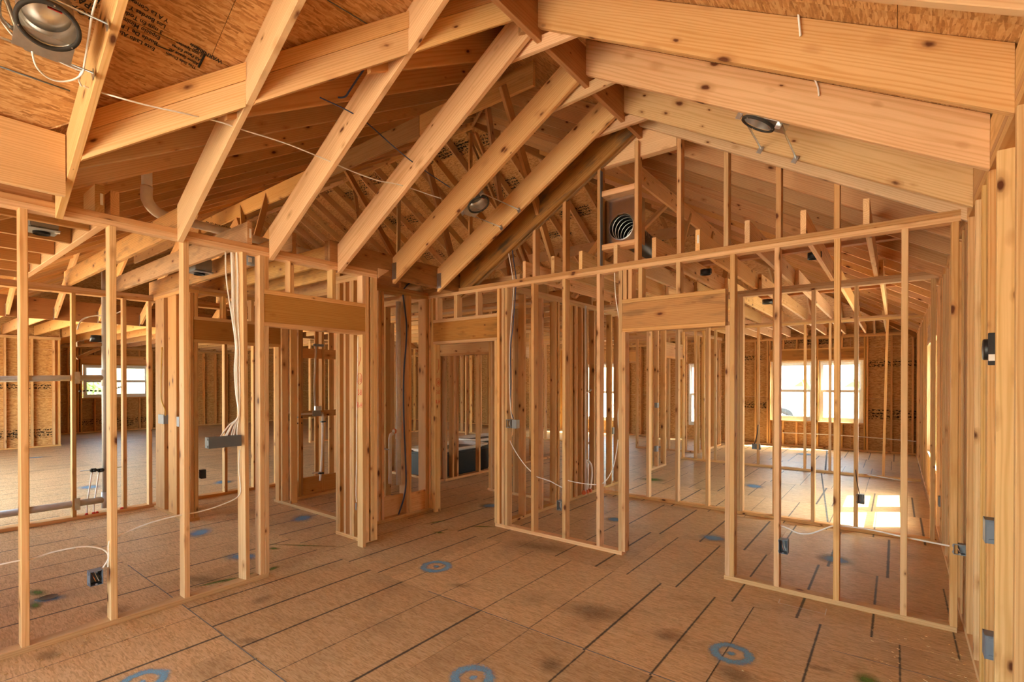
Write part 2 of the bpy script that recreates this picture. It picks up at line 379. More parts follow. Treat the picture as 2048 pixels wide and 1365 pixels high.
def tube(par, name, P, r, mat, seg=8, n=8, smooth=True):
    path = catmull(P, n) if n > 1 else [V(p) for p in P]
    vs, fs = sweep([path], r, seg)
    o = V(path[0]) if par is None else V((0, 0, 0))
    me = mesh(name, [v - o for v in vs], fs, mat, smooth)
    M = Matrix.Translation(o)
    return link(name, me, par, M)
def lathe(par, name, prof, c, axis, mat, seg=28):
    """profile of (radius, height) turned about axis through c"""
    Mx = basis(V(axis).orthogonal(), axis)
    vs, fs = [], []
    for rr, hh in prof:
        for k in range(seg):
            a = 2 * math.pi * k / seg; vs.append((math.cos(a) * rr, math.sin(a) * rr, hh))
    for i in range(len(prof) - 1):
        for k in range(seg):
            a, b = i * seg + k, i * seg + (k + 1) % seg; fs.append((a, b, b + seg, a + seg))
    me = mesh(name, vs, fs, mat, True); M = Mx.to_4x4(); M.translation = V(c)
    return link(name, me, par, M)
def text(par, name, s, pos, x, nrm, size, mat, align='LEFT', sx=1.0):
    cu = bpy.data.curves.new(name, 'FONT'); cu.body = s; cu.size = size; cu.align_x = align; cu.resolution_u = 2; cu.offset = 0.0008 if mat == 'ink' else 0.0
    tmp = bpy.data.objects.new(name, cu); me = tmp.to_mesh().copy(); tmp.to_mesh_clear()
    bpy.data.objects.remove(tmp); bpy.data.curves.remove(cu); me.materials.clear(); me.materials.append(MATS[mat])
    x = V(x).normalized(); z = V(nrm).normalized(); y = z.cross(x)
    M = Matrix((x * sx, y, z)).transposed().to_4x4(); M.translation = V(pos)
    return link(name, me, par, M)
def clip(poly, n, d):
    out = []
    for i in range(len(poly)):
        a, b = poly[i], poly[(i + 1) % len(poly)]
        da, db = a[0] * n[0] + a[1] * n[1] - d, b[0] * n[0] + b[1] * n[1] - d
        if da <= 0: out.append(a)
        if (da < 0 < db) or (db < 0 < da):
            t = da / (da - db); out.append((a[0] + (b[0] - a[0]) * t, a[1] + (b[1] - a[1]) * t))
    return out
def convex_clip(poly, cp):
    ar = sum(cp[i][0] * cp[(i + 1) % len(cp)][1] - cp[(i + 1) % len(cp)][0] * cp[i][1] for i in range(len(cp)))
    for i in range(len(cp)):
        a, b = cp[i], cp[(i + 1) % len(cp)]
        n = (b[1] - a[1], -(b[0] - a[0])) if ar > 0 else (-(b[1] - a[1]), b[0] - a[0])
        poly = clip(poly, n, n[0] * a[0] + n[1] * a[1])
        if len(poly) < 3: return []
    return poly
def slab(par, name, poly, O, x, y, th, mat):
    """prism of a 2D outline in the plane O + x*u + y*v, thickness along x cross y"""
    cu, cv = sum(p[0] for p in poly) / len(poly), sum(p[1] for p in poly) / len(poly)
    n = len(poly); vs = [(p[0] - cu, p[1] - cv, 0) for p in poly] + [(p[0] - cu, p[1] - cv, th) for p in poly]
    fs = [tuple(range(n - 1, -1, -1)), tuple(range(n, 2 * n))] + [(i, (i + 1) % n, n + (i + 1) % n, n + i) for i in range(n)]
    x, y = V(x), V(y); z = x.cross(y)
    M = Matrix((x, y, z)).transposed().to_4x4(); M.translation = V(O) + x * cu + y * cv
    return link(name, mesh(name, vs, fs, mat), par, M)

# ------------------------------------------------------------------ shared measures
ZT = 2.695            # underside of the double top plate
ZP = 2.771            # top of the plates
S = 0.5833            # roof pitch 7 in 12
XA, YB, XC = -4.171, 4.34, 0.36
ZR0 = 2.67            # rafter underside over wall A
XRIDGE, YEAVE, YHIP = -1.905, 0.36, 2.60
YMAIN, XHIPEND = 7.30, -6.63
RD = 0.235; RV = 0.272
def zl(x): return ZR0 + S * (x - XA)               # underside, left slope of the wing
def zr(x): return 2.69 + S * (XC - x)              # underside, right slope
def zf(y): return ZR0 + S * (y - YEAVE)            # underside, front slope of the main roof
def zb(y): return ZR0 + S * (14.25 - y)            # underside, back slope

# ------------------------------------------------------------------ ground, floor
gr = link('ground', mesh('ground', [(-90, -90, 0), (90, -90, 0), (90, 90, 0), (-90, 90, 0)], [(0, 1, 2, 3)], 'ground_dirt'), None, Matrix.Translation((0, 0, -0.55)))
gr['kind'] = 'structure'; gr['label'] = 'bare sunlit dirt around the house'
floor = struct('floor', 'worn subfloor of strand board panels with black nail lines')
PW, PH = 2.54, 1.27
for j in range(-4, 11):
    y0 = 1.40 + j * PH; off = (j % 2) * 1.25 + 0.13 * (j % 3)
    for i in range(-10, 3):
        x0 = -2.2 + i * PW + off
        pl = [(x0 + 0.0012, y0 + 0.0012), (x0 + PW - 0.0012, y0 + 0.0012), (x0 + PW - 0.0012, y0 + PH - 0.0012), (x0 + 0.0012, y0 + PH - 0.0012)]
        pl = convex_clip(pl, [(-21, -3.4), (0.50, -3.4), (0.50, 14.39), (-21, 14.39)])
        if len(pl) > 2: slab(floor, 'floor_panel', pl, (0, 0, -0.018), (1, 0, 0), (0, 1, 0), 0.018, 'floor_osb')
sub = slab(floor, 'floor_deck', [(-21, -3.4), (0.5, -3.4), (0.5, 14.39), (-21, 14.39)], (0, 0, -0.30), (1, 0, 0), (0, 1, 0), 0.279, 'mouldy_timber')

# ------------------------------------------------------------------ roof sheathing (the ceiling of the scene)
ceil = struct('ceiling', 'roof deck of orange strand board seen from below')
k = math.sqrt(1 + S * S)
def slope(zfun, ax, regions, sgn, pw=2.44, ph=1.22):
    """panels in plan; ax = axis along which the slope rises"""
    for reg in regions:
        xs = [p[0] for p in reg]; ys = [p[1] for p in reg]
        cw, chh = (pw, ph / k) if ax == 'Y' else (ph / k, pw)
        i0, i1 = math.floor(min(xs) / cw) - 1, math.ceil(max(xs) / cw) + 1
        j0, j1 = math.floor(min(ys) / chh) - 1, math.ceil(max(ys) / chh) + 1
        for i in range(i0, i1):
            for j in range(j0, j1):
                g = 0.0015
                ox = (j % 2) * cw / 2 if ax == 'Y' else 0; oy = (i % 2) * chh / 2 if ax == 'X' else 0
                c = [(i * cw + ox + g, j * chh + oy + g), ((i + 1) * cw + ox - g, j * chh + oy + g), ((i + 1) * cw + ox - g, (j + 1) * chh + oy - g), (i * cw + ox + g, (j + 1) * chh + oy - g)]
                c = convex_clip(c, reg)
                if len(c) < 3: continue
                ar = abs(sum(c[q][0] * c[(q + 1) % len(c)][1] - c[(q + 1) % len(c)][0] * c[q][1] for q in range(len(c)))) / 2
                if ar < 0.01: continue
                if ax == 'X':
                    y_ = V((sgn, 0, S)).normalized(); x_ = V((0, -sgn, 0)) ; O = V((0, 0, zfun(0) + RV + 0.003))
                    uv = [(-sgn * p[1], sgn * p[0] * k) for p in c]
                else:
                    y_ = V((0, sgn, S)).normalized(); x_ = V((sgn, 0, 0)); O = V((0, 0, zfun(0) + RV + 0.003))
                    uv = [(sgn * p[0], sgn * p[1] * k) for p in c]
                slab(ceil, 'roof_panel', uv, O, x_, y_, 0.012, 'roof_osb')
def roof_seal(reg, zfun, up):  # unseen cover added above the deck to stop daylight between roof panels
    n = len(reg); vs = []
    for dz in (0.022, 0.045):
        for p in reg: vs.append((p[0], p[1], (zfun(p[0]) if up == 'X' else zfun(p[1])) + RV + dz))
    ar = sum(reg[i][0] * reg[(i + 1) % n][1] - reg[(i + 1) % n][0] * reg[i][1] for i in range(n))
    fs = [tuple(range(n - 1, -1, -1)), tuple(range(n, 2 * n))] + [(i, (i + 1) % n, n + (i + 1) % n, n + i) for i in range(n)]
    link('roof_light_seal', mesh('roof_light_seal', vs, fs, 'shingle'), ceil)
VAL = -4.49   # valley: X = Y + VAL
slope(zl, 'X', [[(-4.75, -3.4), (XRIDGE, -3.4), (XRIDGE, YHIP), (-4.75, -0.22)]], 1)
for _r in [[(-4.75, -3.4), (XRIDGE, -3.4), (XRIDGE, YHIP), (-4.75, -0.22)]]: roof_seal(_r, zl, 'X')
slope(zr, 'X', [[(XRIDGE, -3.4), (0.62, -3.4), (0.62, YHIP), (XRIDGE, YHIP)], [(XRIDGE, YHIP), (0.62, YHIP), (0.62, 14.51), (XHIPEND, YMAIN)]], -1)
for _r in [[(XRIDGE, -3.4), (0.62, -3.4), (0.62, YHIP), (XRIDGE, YHIP)], [(XRIDGE, YHIP), (0.62, YHIP), (0.62, 14.51), (XHIPEND, YMAIN)]]: roof_seal(_r, zr, 'X')
slope(zf, 'Y', [[(-21.2, -0.25), (-4.78, -0.25), (XRIDGE, YHIP), (XHIPEND, YMAIN), (-21.2, YMAIN)]], 1)
for _r in [[(-21.2, -0.25), (-4.78, -0.25), (XRIDGE, YHIP), (XHIPEND, YMAIN), (-21.2, YMAIN)]]: roof_seal(_r, zf, 'Y')
slope(zb, 'Y', [[(-21.2, YMAIN), (XHIPEND, YMAIN), (0.62, 14.51), (-21.2, 14.51)]], -1)
for _r in [[(-21.2, YMAIN), (XHIPEND, YMAIN), (0.62, 14.51), (-21.2, 14.51)]]: roof_seal(_r, zb, 'Y')

# ------------------------------------------------------------------ roof framing
def hsec(zfun, ax):  # offset from the underside line to the board centre, vertical
    return RV / 2
# vault, left slope
lr = thing('rafter_row', 'six bare vault rafters sloping down to the doorway partition on the left', 'rafters', (XA, 2.4, ZP))
Y_L = [0.711, 1.379, 2.053, 2.699, 3.345, 3.985]
for y in Y_L:
    x0, x1 = XA + 0.004, XRIDGE - 0.021
    rafter(lr, 'rafter', (x0, y + 0.019, zl(x0) + RV / 2), (x1, y + 0.019, zl(x1) + RV / 2), RD, 0.038, mat='pine', tint=(1.05, 1.0, 0.93))
gab = thing('gable_rafter', 'mould-stained double rafter closing the vault beside the ridge end', 'rafter', (XA, YB, ZP))
rafter(gab, 'rafter', (XA + 0.02, YB + 0.022, zl(XA + 0.02) + RV / 2 - 0.01), (XRIDGE - 0.021, YB + 0.022, zl(XRIDGE) + RV / 2 - 0.02), RD + 0.02, 0.04, mat='mouldy_timber', tint=(1.15, 1.1, 1.0))
rafter(gab, 'rafter', (XA + 0.02, YB + 0.065, zl(XA + 0.02) + RV / 2 - 0.01), (XRIDGE - 0.021, YB + 0.065, zl(XRIDGE) + RV / 2 - 0.02), RD + 0.02, 0.04, mat='mouldy_timber')
# vault, right slope
rr_ = thing('rafter_row', 'wide bare vault rafters sloping down to the outside wall on the right', 'rafters', (XC, 2.4, ZP))
Y_R = [1.40, 2.055, 2.715, 3.36, 4.03]
for y in Y_R:
    x0, x1 = XRIDGE + 0.021, XC
    rafter(rr_, 'rafter', (x0, y + 0.019, zr(x0) + RV / 2), (x1, y + 0.019, zr(x1) + RV / 2), RD, 0.038, mat='pine_knotty', tint=(1.03, 0.97, 0.9))
rafter(rr_, 'rafter', (XRIDGE + 0.021, YB + 0.022, zr(XRIDGE) + RV / 2), (XC + 0.1, YB + 0.022, zr(XC + 0.1) + RV / 2), RD, 0.04, mat='pine_knotty')
# ridge beam
rb = thing('ridge_beam', 'deep orange ridge board at the top of the vault between both rafter rows', 'ridge beam', (XRIDGE, 2.0, 3.9))
board(rb, 'beam', (XRIDGE, -3.3, 4.07), (XRIDGE, YB + 0.10, 4.07), 0.285, 0.040, mat='pine', tint=(0.80, 0.62, 0.50))
# collar ties seen from the side, light coloured, between left and right rafters
ct = thing('collar_tie_row', 'three pale collar ties crossing just under the ridge board', 'collar ties', (XRIDGE, 3.0, 3.7))
for (a, b, ya) in (((1010, 118), (1147, 62), 2.76), ((1110, 212), (1240, 150), 3.41), ((1180, 272), (1308, 226), 4.05)):
    A_, B_ = at('Y', ya, *a), at('Y', ya, *b)
    d_ = (B_ - A_).normalized()
    board(ct, 'tie', A_ - d_ * 0.14 + V((0, 0.02, 0.02)), B_ + d_ * 0.1 + V((0, 0.02, 0.02)), 0.089, 0.038, mat='pine', tint=(1.12, 1.05, 1.0))
# collar board carried by the gable studs
cb_ = thing('gable_tie_board', 'pale doubled board across the gable studs under the ridge end', 'board', (-1.9, 4.4, 3.75))
def prism(par, name, poly, ax, v0, v1, mat, tint=None):
    n = len(poly); c0 = V((sum(p[0] for p in poly) / n, 0, sum(p[1] for p in poly) / n))
    pts = []
    for vv in (v0 - (v0 + v1) / 2, v1 - (v0 + v1) / 2):
        for p in poly: pts.append((p[0] - c0.x, vv, p[1] - c0.z))
    fs = [tuple(range(n)), tuple(range(2 * n - 1, n - 1, -1))] + [(i, n + i, n + (i + 1) % n, (i + 1) % n) for i in range(n)]
    if ax == 'X': pts = [(-p[1], p[0], p[2]) for p in pts]; c0 = V((0, c0.x, c0.z)); c0.x = (v0 + v1) / 2
    else: c0.y = (v0 + v1) / 2
    return link(name, mesh(name, pts, fs, mat), par, Matrix.Translation(c0), None, tint)
for n_, (y0, y1) in enumerate(((4.432, 4.470), (4.472, 4.51))):
    prism(cb_, 'board', [(-2.31, 3.765), (-1.565, 3.765), (-1.565, 3.86), (-1.79, 4.0), (-2.10, 4.0), (-2.24, 3.87)], 'Y', y0, y1, 'pine', (1.12, 1.05, 1.0))

# valley rafters of the main roof landing on the wing
vr = thing('valley_rafter', 'bright doubled valley rafter climbing behind the left vault rafters', 'rafter', (-4.17, 0.36, ZP))
def vpt(y, dz=0.0): return V((y + VAL, y, zl(y + VAL) + dz))
off_ = V((0.5, -0.5, 0)).normalized()
# cut in pieces between the vault rafters, ends flush with them
def vpiece(ya, yb_, d0, d1, h0, h1, tint):
    c = vpt((ya + yb_) / 2); vs = []
    for y in (ya, yb_):
        for dx, dz in ((d0, h0), (d1, h0), (d1, h1), (d0, h1)): vs.append(vpt(y, dz) + V((dx, 0, 0)))
    ex = V((1, 1, S)).normalized(); Mx = basis(ex, (0, 0, 1)); L_ = Mx.transposed()
    me = mesh('valley_board', [L_ @ (v - c) for v in vs], [(0, 1, 2, 3), (7, 6, 5, 4), (0, 4, 5, 1), (1, 5, 6, 2), (2, 6, 7, 3), (3, 7, 4, 0)], 'pine')
    M = Mx.to_4x4(); M.translation = c; link('valley_board', me, vr, M, None, tint)
for ya, yb_ in ((0.750, 1.378), (1.418, 2.052), (2.092, 2.55)):
    vpiece(ya, yb_, -0.02, 0.034, 0.004, 0.16, (1.12, 1.05, 0.98)); vpiece(ya, yb_ - 0.001, -0.01, 0.044, 0.162, 0.268, (1.1, 1.02, 0.95))
# hips and main ridge
hp = thing('hip_rafter', 'dark hip rafter rising from the vault ridge into the main roof', 'rafter', (XRIDGE, YHIP, 3.9))
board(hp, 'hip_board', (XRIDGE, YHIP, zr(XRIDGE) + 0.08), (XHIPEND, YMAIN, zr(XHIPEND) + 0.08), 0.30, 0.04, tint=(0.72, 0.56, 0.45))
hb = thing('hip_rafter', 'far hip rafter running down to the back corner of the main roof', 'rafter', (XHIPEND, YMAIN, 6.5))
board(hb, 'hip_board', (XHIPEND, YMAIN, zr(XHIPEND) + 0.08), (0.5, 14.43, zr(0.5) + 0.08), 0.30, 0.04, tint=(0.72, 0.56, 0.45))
mr = thing('main_ridge_board', 'long ridge board of the main roof, high in the centre', 'ridge beam', (-13, YMAIN, 6.6))
for x0 in (-21, -16, -11):
    board(mr, 'ridge_board', (x0, YMAIN, zf(YMAIN) + 0.07), (x0 + 4.37 if x0 > -12 else x0 + 4.996, YMAIN, zf(YMAIN) + 0.07), 0.285, 0.04, tint=(1.0, 0.85, 0.75))
# front slope jacks and commons
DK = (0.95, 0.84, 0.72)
fr_ = thing('rafter_row', 'dark parallel rafters of the front roof slope behind the valley', 'rafters', (-8, 3, 4))
x = -2.62
while x > -20.9:
    ya = max(-0.2, x - VAL + 0.05); yb_ = min(YMAIN - 0.03, YHIP + (XRIDGE - x) - 0.03)
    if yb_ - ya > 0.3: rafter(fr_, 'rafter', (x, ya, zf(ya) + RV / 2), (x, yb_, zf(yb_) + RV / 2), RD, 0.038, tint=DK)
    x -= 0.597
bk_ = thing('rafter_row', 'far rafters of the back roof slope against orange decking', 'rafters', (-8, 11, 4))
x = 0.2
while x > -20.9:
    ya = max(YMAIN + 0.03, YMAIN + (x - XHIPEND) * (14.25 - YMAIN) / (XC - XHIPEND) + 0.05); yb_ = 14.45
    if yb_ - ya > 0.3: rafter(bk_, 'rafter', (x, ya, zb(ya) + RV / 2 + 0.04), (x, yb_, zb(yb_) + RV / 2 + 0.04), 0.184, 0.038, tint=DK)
    x -= 0.597
rs_ = thing('rafter_row', 'brown parallel rafters of the right roof slope beyond the gable studs', 'rafters', (-1, 9, 3.5))
y = 4.92
while y < 14.6:
    xa = XRIDGE - (y - YHIP) + 0.05 if y < YMAIN else XHIPEND + (y - YMAIN) * (XC - XHIPEND) / (14.25 - YMAIN) + 0.05
    if 0.6 - xa > 0.3: rafter(rs_, 'rafter', (xa, y, zr(xa) + RV / 2), (0.58, y, zr(0.58) + RV / 2), RD, 0.038, tint=(0.90, 0.76, 0.64))
    y += 0.55
# purlins with braces
pf = thing('purlin', 'long purlin under the front slope with slanting braces', 'purlin', (-6, 3.9, 4.4))
yp = 3.90; zp_ = zf(yp) - 0.135
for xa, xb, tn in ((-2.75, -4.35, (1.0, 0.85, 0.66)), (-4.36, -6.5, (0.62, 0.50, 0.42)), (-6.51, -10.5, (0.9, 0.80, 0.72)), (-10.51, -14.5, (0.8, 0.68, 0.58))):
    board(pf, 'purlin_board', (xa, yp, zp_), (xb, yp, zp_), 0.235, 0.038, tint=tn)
for xa, xb, y2 in ((-4.45, -4.3, 4.5), (-6.0, -5.2, 4.6), (-6.7, -6.8, 3.2), (-8.0, -7.6, 3.3), (-8.9, -7.8, 3.5), (-10.6, -10.0, 3.4)):
    board(pf, 'brace', (xa, yp + 0.03, zp_ + 0.08), (xb, y2, 2.80), 0.089, 0.038, up=(0, 1, 0), tint=(0.75, 0.62, 0.5))
pr_ = thing('purlin', 'purlin under the right slope with crossed braces, beyond the gable studs', 'purlin', (-2.6, 8, 4.3))
xp = -2.62; zq = zr(xp) - 0.12
board(pr_, 'purlin_board', (xp, 5.3, zq), (xp, 11.2, zq), 0.235, 0.038, tint=(1.05, 0.92, 0.72))
for ya, xb, y2 in ((6.2, -3.4, 5.5), (7.2, -3.5, 5.9), (8.0, -2.6, 7.0), (9.2, -2.5, 8.3), (10.4, -2.6, 9.6)):
    board(pr_, 'brace', (xp, ya, zq), (xb, y2, 2.80), 0.089, 0.038, up=(1, 0, 0), tint=(0.95, 0.80, 0.62))
pb = thing('purlin', 'far purlin under the back slope with tall posts', 'purlin', (-6, 10.4, 4.4))
yq = 10.4; zq2 = zb(yq) - 0.12
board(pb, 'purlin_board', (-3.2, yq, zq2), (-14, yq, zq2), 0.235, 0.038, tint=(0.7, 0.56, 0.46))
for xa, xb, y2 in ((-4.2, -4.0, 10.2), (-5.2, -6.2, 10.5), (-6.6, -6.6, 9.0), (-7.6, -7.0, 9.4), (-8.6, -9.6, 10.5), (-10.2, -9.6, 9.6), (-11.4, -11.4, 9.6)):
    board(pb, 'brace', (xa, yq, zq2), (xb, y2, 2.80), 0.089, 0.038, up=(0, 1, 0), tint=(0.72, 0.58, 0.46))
kp = thing('ridge_post_row', 'slanting posts bracing the hip and ridge of the main roof', 'posts', (-5, 6, 3))
for a, b in (((-2.9, 3.6, 4.4), (-3.1, 4.9, 2.8)), ((-4.1, 4.8, 5.1), (-4.3, 5.6, 2.8)), ((-6.6, 7.2, 6.5), (-6.6, 7.2, 2.8)), ((-6.7, 7.25, 6.5), (-5.0, 7.4, 2.8)), ((-8.8, 7.25, 6.5), (-8.8, 7.2, 2.8)), ((-10.5, 7.25, 6.5), (-9.7, 7.2, 2.8)), ((-6.1, 6.8, 6.2), (-4.6, 6.9, 2.8))):
    board(kp, 'post', a, b, 0.089, 0.038, up=(0, 1, 0.1), tint=(0.80, 0.66, 0.53))
# beam carrying vault rafters where partition A stops, with hangers
hbm = thing('header_beam', 'dark stained beam carrying the last vault rafters over the alcove', 'beam', (XA, 3.6, ZP))
board(hbm, 'beam', (XA - 0.02, 2.62, 2.852), (XA - 0.02, YB + 0.10, 2.852), 0.235, 0.04, mat='blued_timber', tint=(0.70, 0.56, 0.44))
board(hbm, 'beam', (XA - 0.065, 2.62, 2.852), (XA - 0.065, YB + 0.10, 2.852), 0.235, 0.04, mat='blued_timber', tint=(0.7, 0.56, 0.44))
for y in Y_L[4:]:
    box(hbm, 'joist_hanger', (XA + 0.03, y - 0.002, 2.80), (0.07, 0.003, 0.17), 'galvanized')
    box(hbm, 'joist_hanger', (XA + 0.03, y + 0.040, 2.80), (0.07, 0.003, 0.17), 'galvanized')
ol = thing('rim_board', 'wide pale rim board above the plate at the left picture edge', 'board', (XA, 0.3, ZP))
board(ol, 'board', (-3.88, -2.6, 2.92), (-3.88, 0.705, 2.92), 0.36, 0.04, tint=(1.1, 1.02, 0.9))
board(ol, 'board', (XA - 0.05, -2.6, 2.825), (XA - 0.05, 0.705, 2.825), 0.10, 0.04, tint=(0.72, 0.55, 0.4))  # dark-tinted strip standing in for the shadow gap above the plate

# ------------------------------------------------------------------ stud walls
class Wall:
    def __init__(s, root, run, front, back, depth=0.089, mat='pine_knotty', tint=None):
        s.r, s.run, s.f, s.b, s.d, s.mat, s.t = root, run, front, back, depth, mat, tint
    def P(s, a, n, z): return V((s.f + s.b * n, a, z)) if s.run == 'Y' else V((a, s.f + s.b * n, z))
    def up(s): return (1, 0, 0) if s.run == 'Y' else (0, 1, 0)
    def tn(s):
        q = 0.95 + 0.1 * R(); t = s.t or (1, 1, 1); return (t[0] * q, t[1] * q, t[2] * q)
    def stud(s, a, z0=0.038, z1=ZT, w=0.038, d=None, n0=0.0, name='stud', lean=0.0, tint=None):
        d = d or s.d
        return board(s.r, name, s.P(a + w / 2, n0 + d / 2, z0), s.P(a + w / 2 + lean, n0 + d / 2, z1), d, w, up=s.up(), mat=s.mat, tint=tint or s.tn())
    def plate(s, a0, a1, z, h=0.038, name='plate', d=None, n0=0.0, mat=None, tint=None):
        d = d or s.d
        return board(s.r, name, s.P(a0, n0 + d / 2, z + h / 2), s.P(a1, n0 + d / 2, z + h / 2), h, d, mat=mat or 'pine', tint=tint or s.tn())
    def top(s, a0, a1, ext=0.0):
        s.plate(a0, a1, ZT, name='top_plate'); s.plate(a0 - ext, a1 + ext, ZT + 0.038, name='top_plate', tint=(0.86, 0.74, 0.62))
    def door(s, a0, a1, zt=2.112, mat='pine', tint=None, hh=0.235):
        """header between a0 and a1: plate, header board, plate, cripples to the top plate"""
        s.plate(a0, a1, zt, 0.036, name='header_plate')
        board(s.r, 'header', s.P(a0, s.d / 2, zt + 0.036 + hh / 2), s.P(a1, s.d / 2, zt + 0.036 + hh / 2), hh, s.d - 0.008, mat=mat, tint=tint)
        s.plate(a0, a1, zt + 0.036 + hh, 0.038, name='header_plate')
        return zt + 0.074 + hh
A = thing('stud_wall', 'stud partition left of the near room with white cables and a doorway', 'wall frame', (XA - 0.045, 1, 0))
wa = Wall(A, 'Y', XA, -1, tint=(1.06, 1.0, 0.92))
wa.plate(-2.6, 2.045, 0.0, name='bottom_plate', tint=(0.95, 0.85, 0.72)); wa.top(-2.6, 3.15)
for a in (-1.95, -1.5, -1.06, -0.62, -0.2, 0.16, 0.55, 0.982, 1.418, 1.975): wa.stud(a)
board(A, 'stud', wa.P(1.866, 0.045, 0.038), wa.P(1.845, 0.045, ZT), 0.089, 0.038, up=(1, 0.25, 0), mat='pine', tint=(1.12, 1.06, 0.98))
wa.stud(2.013, z1=2.112, name='jack_stud')
zc = wa.door(2.013, 3.014, tint=(0.70, 0.53, 0.28))
for a in (2.013, 2.235, 2.645, 2.976): wa.stud(a, zc, ZT, name='cripple_stud')
js = wa.stud(2.976, 0.0, 2.112, name='jack_stud', tint=(1.12, 1.06, 0.95))
wa.stud(3.014, name='king_stud'); wa.stud(3.075); wa.stud(3.113)
def redmarks(par, P0, x, n, h, lines):
    """bracket, circled number and two lines of hand lettering, red crayon"""
    x = V(x).normalized(); n = V(n).normalized(); P0 = V(P0) + n * 0.002
    tube(par, 'crayon_mark', [P0 + x * 0.018 + V((0, 0, 0.33 * h)), P0 + x * 0.055 + V((0, 0, 0.335 * h)), P0 + x * 0.058 + V((0, 0, 0.19 * h)), P0 + x * 0.03 + V((0, 0, 0.12 * h))], 0.0022, 'red_paint', 5, 1)
    cc = [P0 + x * (0.045 + 0.036 * math.cos(t)) + V((0, 0, -0.03 * h + 0.066 * h * math.sin(t))) for t in [2 * math.pi * i / 18 for i in range(19)]]
    tube(par, 'crayon_mark', cc, 0.0020, 'red_paint', 5, 1)
    for s_, dz in zip(lines, (-0.065, -0.22, -0.37)):
        text(par, 'hand_lettering', s_, P0 + x * (0.045) + V((0, 0, dz * h)), x, n, 0.085 * h / 0.9, 'red_paint', 'CENTER', 0.62)
redmarks(js, (-4.262, 2.976, 1.70), (1, 0, 0), (0, -1, 0), 0.85, ('16', '2-8', 'R-H'))
# return wall and pipe wall of the alcove
Q1 = thing('stud_wall', 'short return wall of crowded studs behind the left door post', 'wall frame', (-4.5, 3.05, 0))
w1 = Wall(Q1, 'X', 3.065, 1, tint=(0.98, 0.90, 0.80))
w1.plate(-4.78, -4.262, 0.0, name='bottom_plate'); w1.top(-4.78, -4.262)
for a in (-4.775, -4.735, -4.63, -4.525, -4.487, -4.39, -4.33): w1.stud(a)
Q2 = thing('stud_wall', 'plumbing wall of the alcove with white drain pipes and low blocking', 'wall frame', (-4.75, 3.8, 0))
w2 = Wall(Q2, 'Y', -4.71, -1, 0.14, tint=(0.98, 0.90, 0.80))
w2.plate(3.155, 4.42, 0.0, name='bottom_plate'); w2.top(3.155, 4.42)
for a in (3.155, 3.575, 3.62): w2.stud(a)
w2.stud(3.99); w2.stud(4.03, d=0.10); w2.stud(4.30); w2.stud(4.34)
w2.stud(3.70, n0=0.2, d=0.089)
board(Q2, 'blocking', w2.P(3.6, 0.09, 0.155), w2.P(3.99, 0.09, 0.155), 0.235, 0.038, tint=(1, 0.88, 0.72))
board(Q2, 'blocking', w2.P(4.07, 0.03, 0.155), w2.P(4.30, 0.03, 0.155), 0.235, 0.038, tint=(1, 0.88, 0.72))
# wall B
B = thing('stud_wall', 'partition facing the camera with two header doorways below the gable studs', 'wall frame', (-2, YB + 0.045, 0))
wb = Wall(B, 'X', YB, 1, tint=(1.03, 0.95, 0.86))
wb.plate(-3.60, -2.045, 0.0, name='bottom_plate', tint=(1.08, 0.98, 0.86)); wb.plate(-1.128, XC - 0.04, 0.0, name='bottom_plate', tint=(1.06, 0.98, 0.88))
wb.top(-4.85, XC - 0.03)
jb = wb.stud(-4.615, 0.0, 2.112, name='jack_stud', tint=(1.1, 1.04, 0.95)); wb.stud(-4.653, name='king_stud'); wb.stud(-4.70)
zc = wb.door(-4.615, -3.575, mat='blued_timber', tint=(0.92, 0.80, 0.62))
for a in (-4.575, -4.255, -3.90): wb.stud(a, zc, ZT, name='cripple_stud')
wb.stud(-4.235, zc, ZT, name='cripple_stud')
wb.stud(-3.613, z1=2.112, name='jack_stud'); wb.stud(-3.575, name='king_stud'); wb.stud(-3.51); wb.stud(-3.465)
for a in (-3.102, -2.708, -2.316): wb.stud(a)
wb.stud(-2.083, name='king_stud')
wb.stud(-2.051, 0.038, 2.112, name='jack_stud')
zc = wb.door(-2.045, -1.122, mat='blued_timber', tint=(0.98, 0.84, 0.76))
for a in (-2.038, -1.985, -1.885, -1.535): wb.stud(a, zc, ZT, name='cripple_stud')
wb.stud(-1.122, z1=2.112, name='jack_stud'); wb.stud(-1.086, name='king_stud')
for a in (-0.757, -0.363, 0.027, 0.285): wb.stud(a)
redmarks(jb, (-4.577, 4.34, 1.66), (0, 1, 0), (1, 0, 0), 0.80, ('18', '3-0', 'R-H'))
G = thing('gable_stud_row', 'upright gable studs standing on the partition plate under the roof slope', 'studs', (-1.8, YB + 0.09, ZP))
for a in (-3.115, -2.735, -2.335, -1.945, -1.545, -1.150, -0.757, -0.370):
    z1 = min(zl(a + 0.019), zr(a + 0.019)) + 0.02
    board(G, 'stud', (a + 0.019, YB + 0.062 + 0.03, ZP), (a + 0.019, YB + 0.062 + 0.03, min(z1, 3.90)), 0.089, 0.038, up=(0, 1, 0), tint=(0.96, 0.84, 0.72))
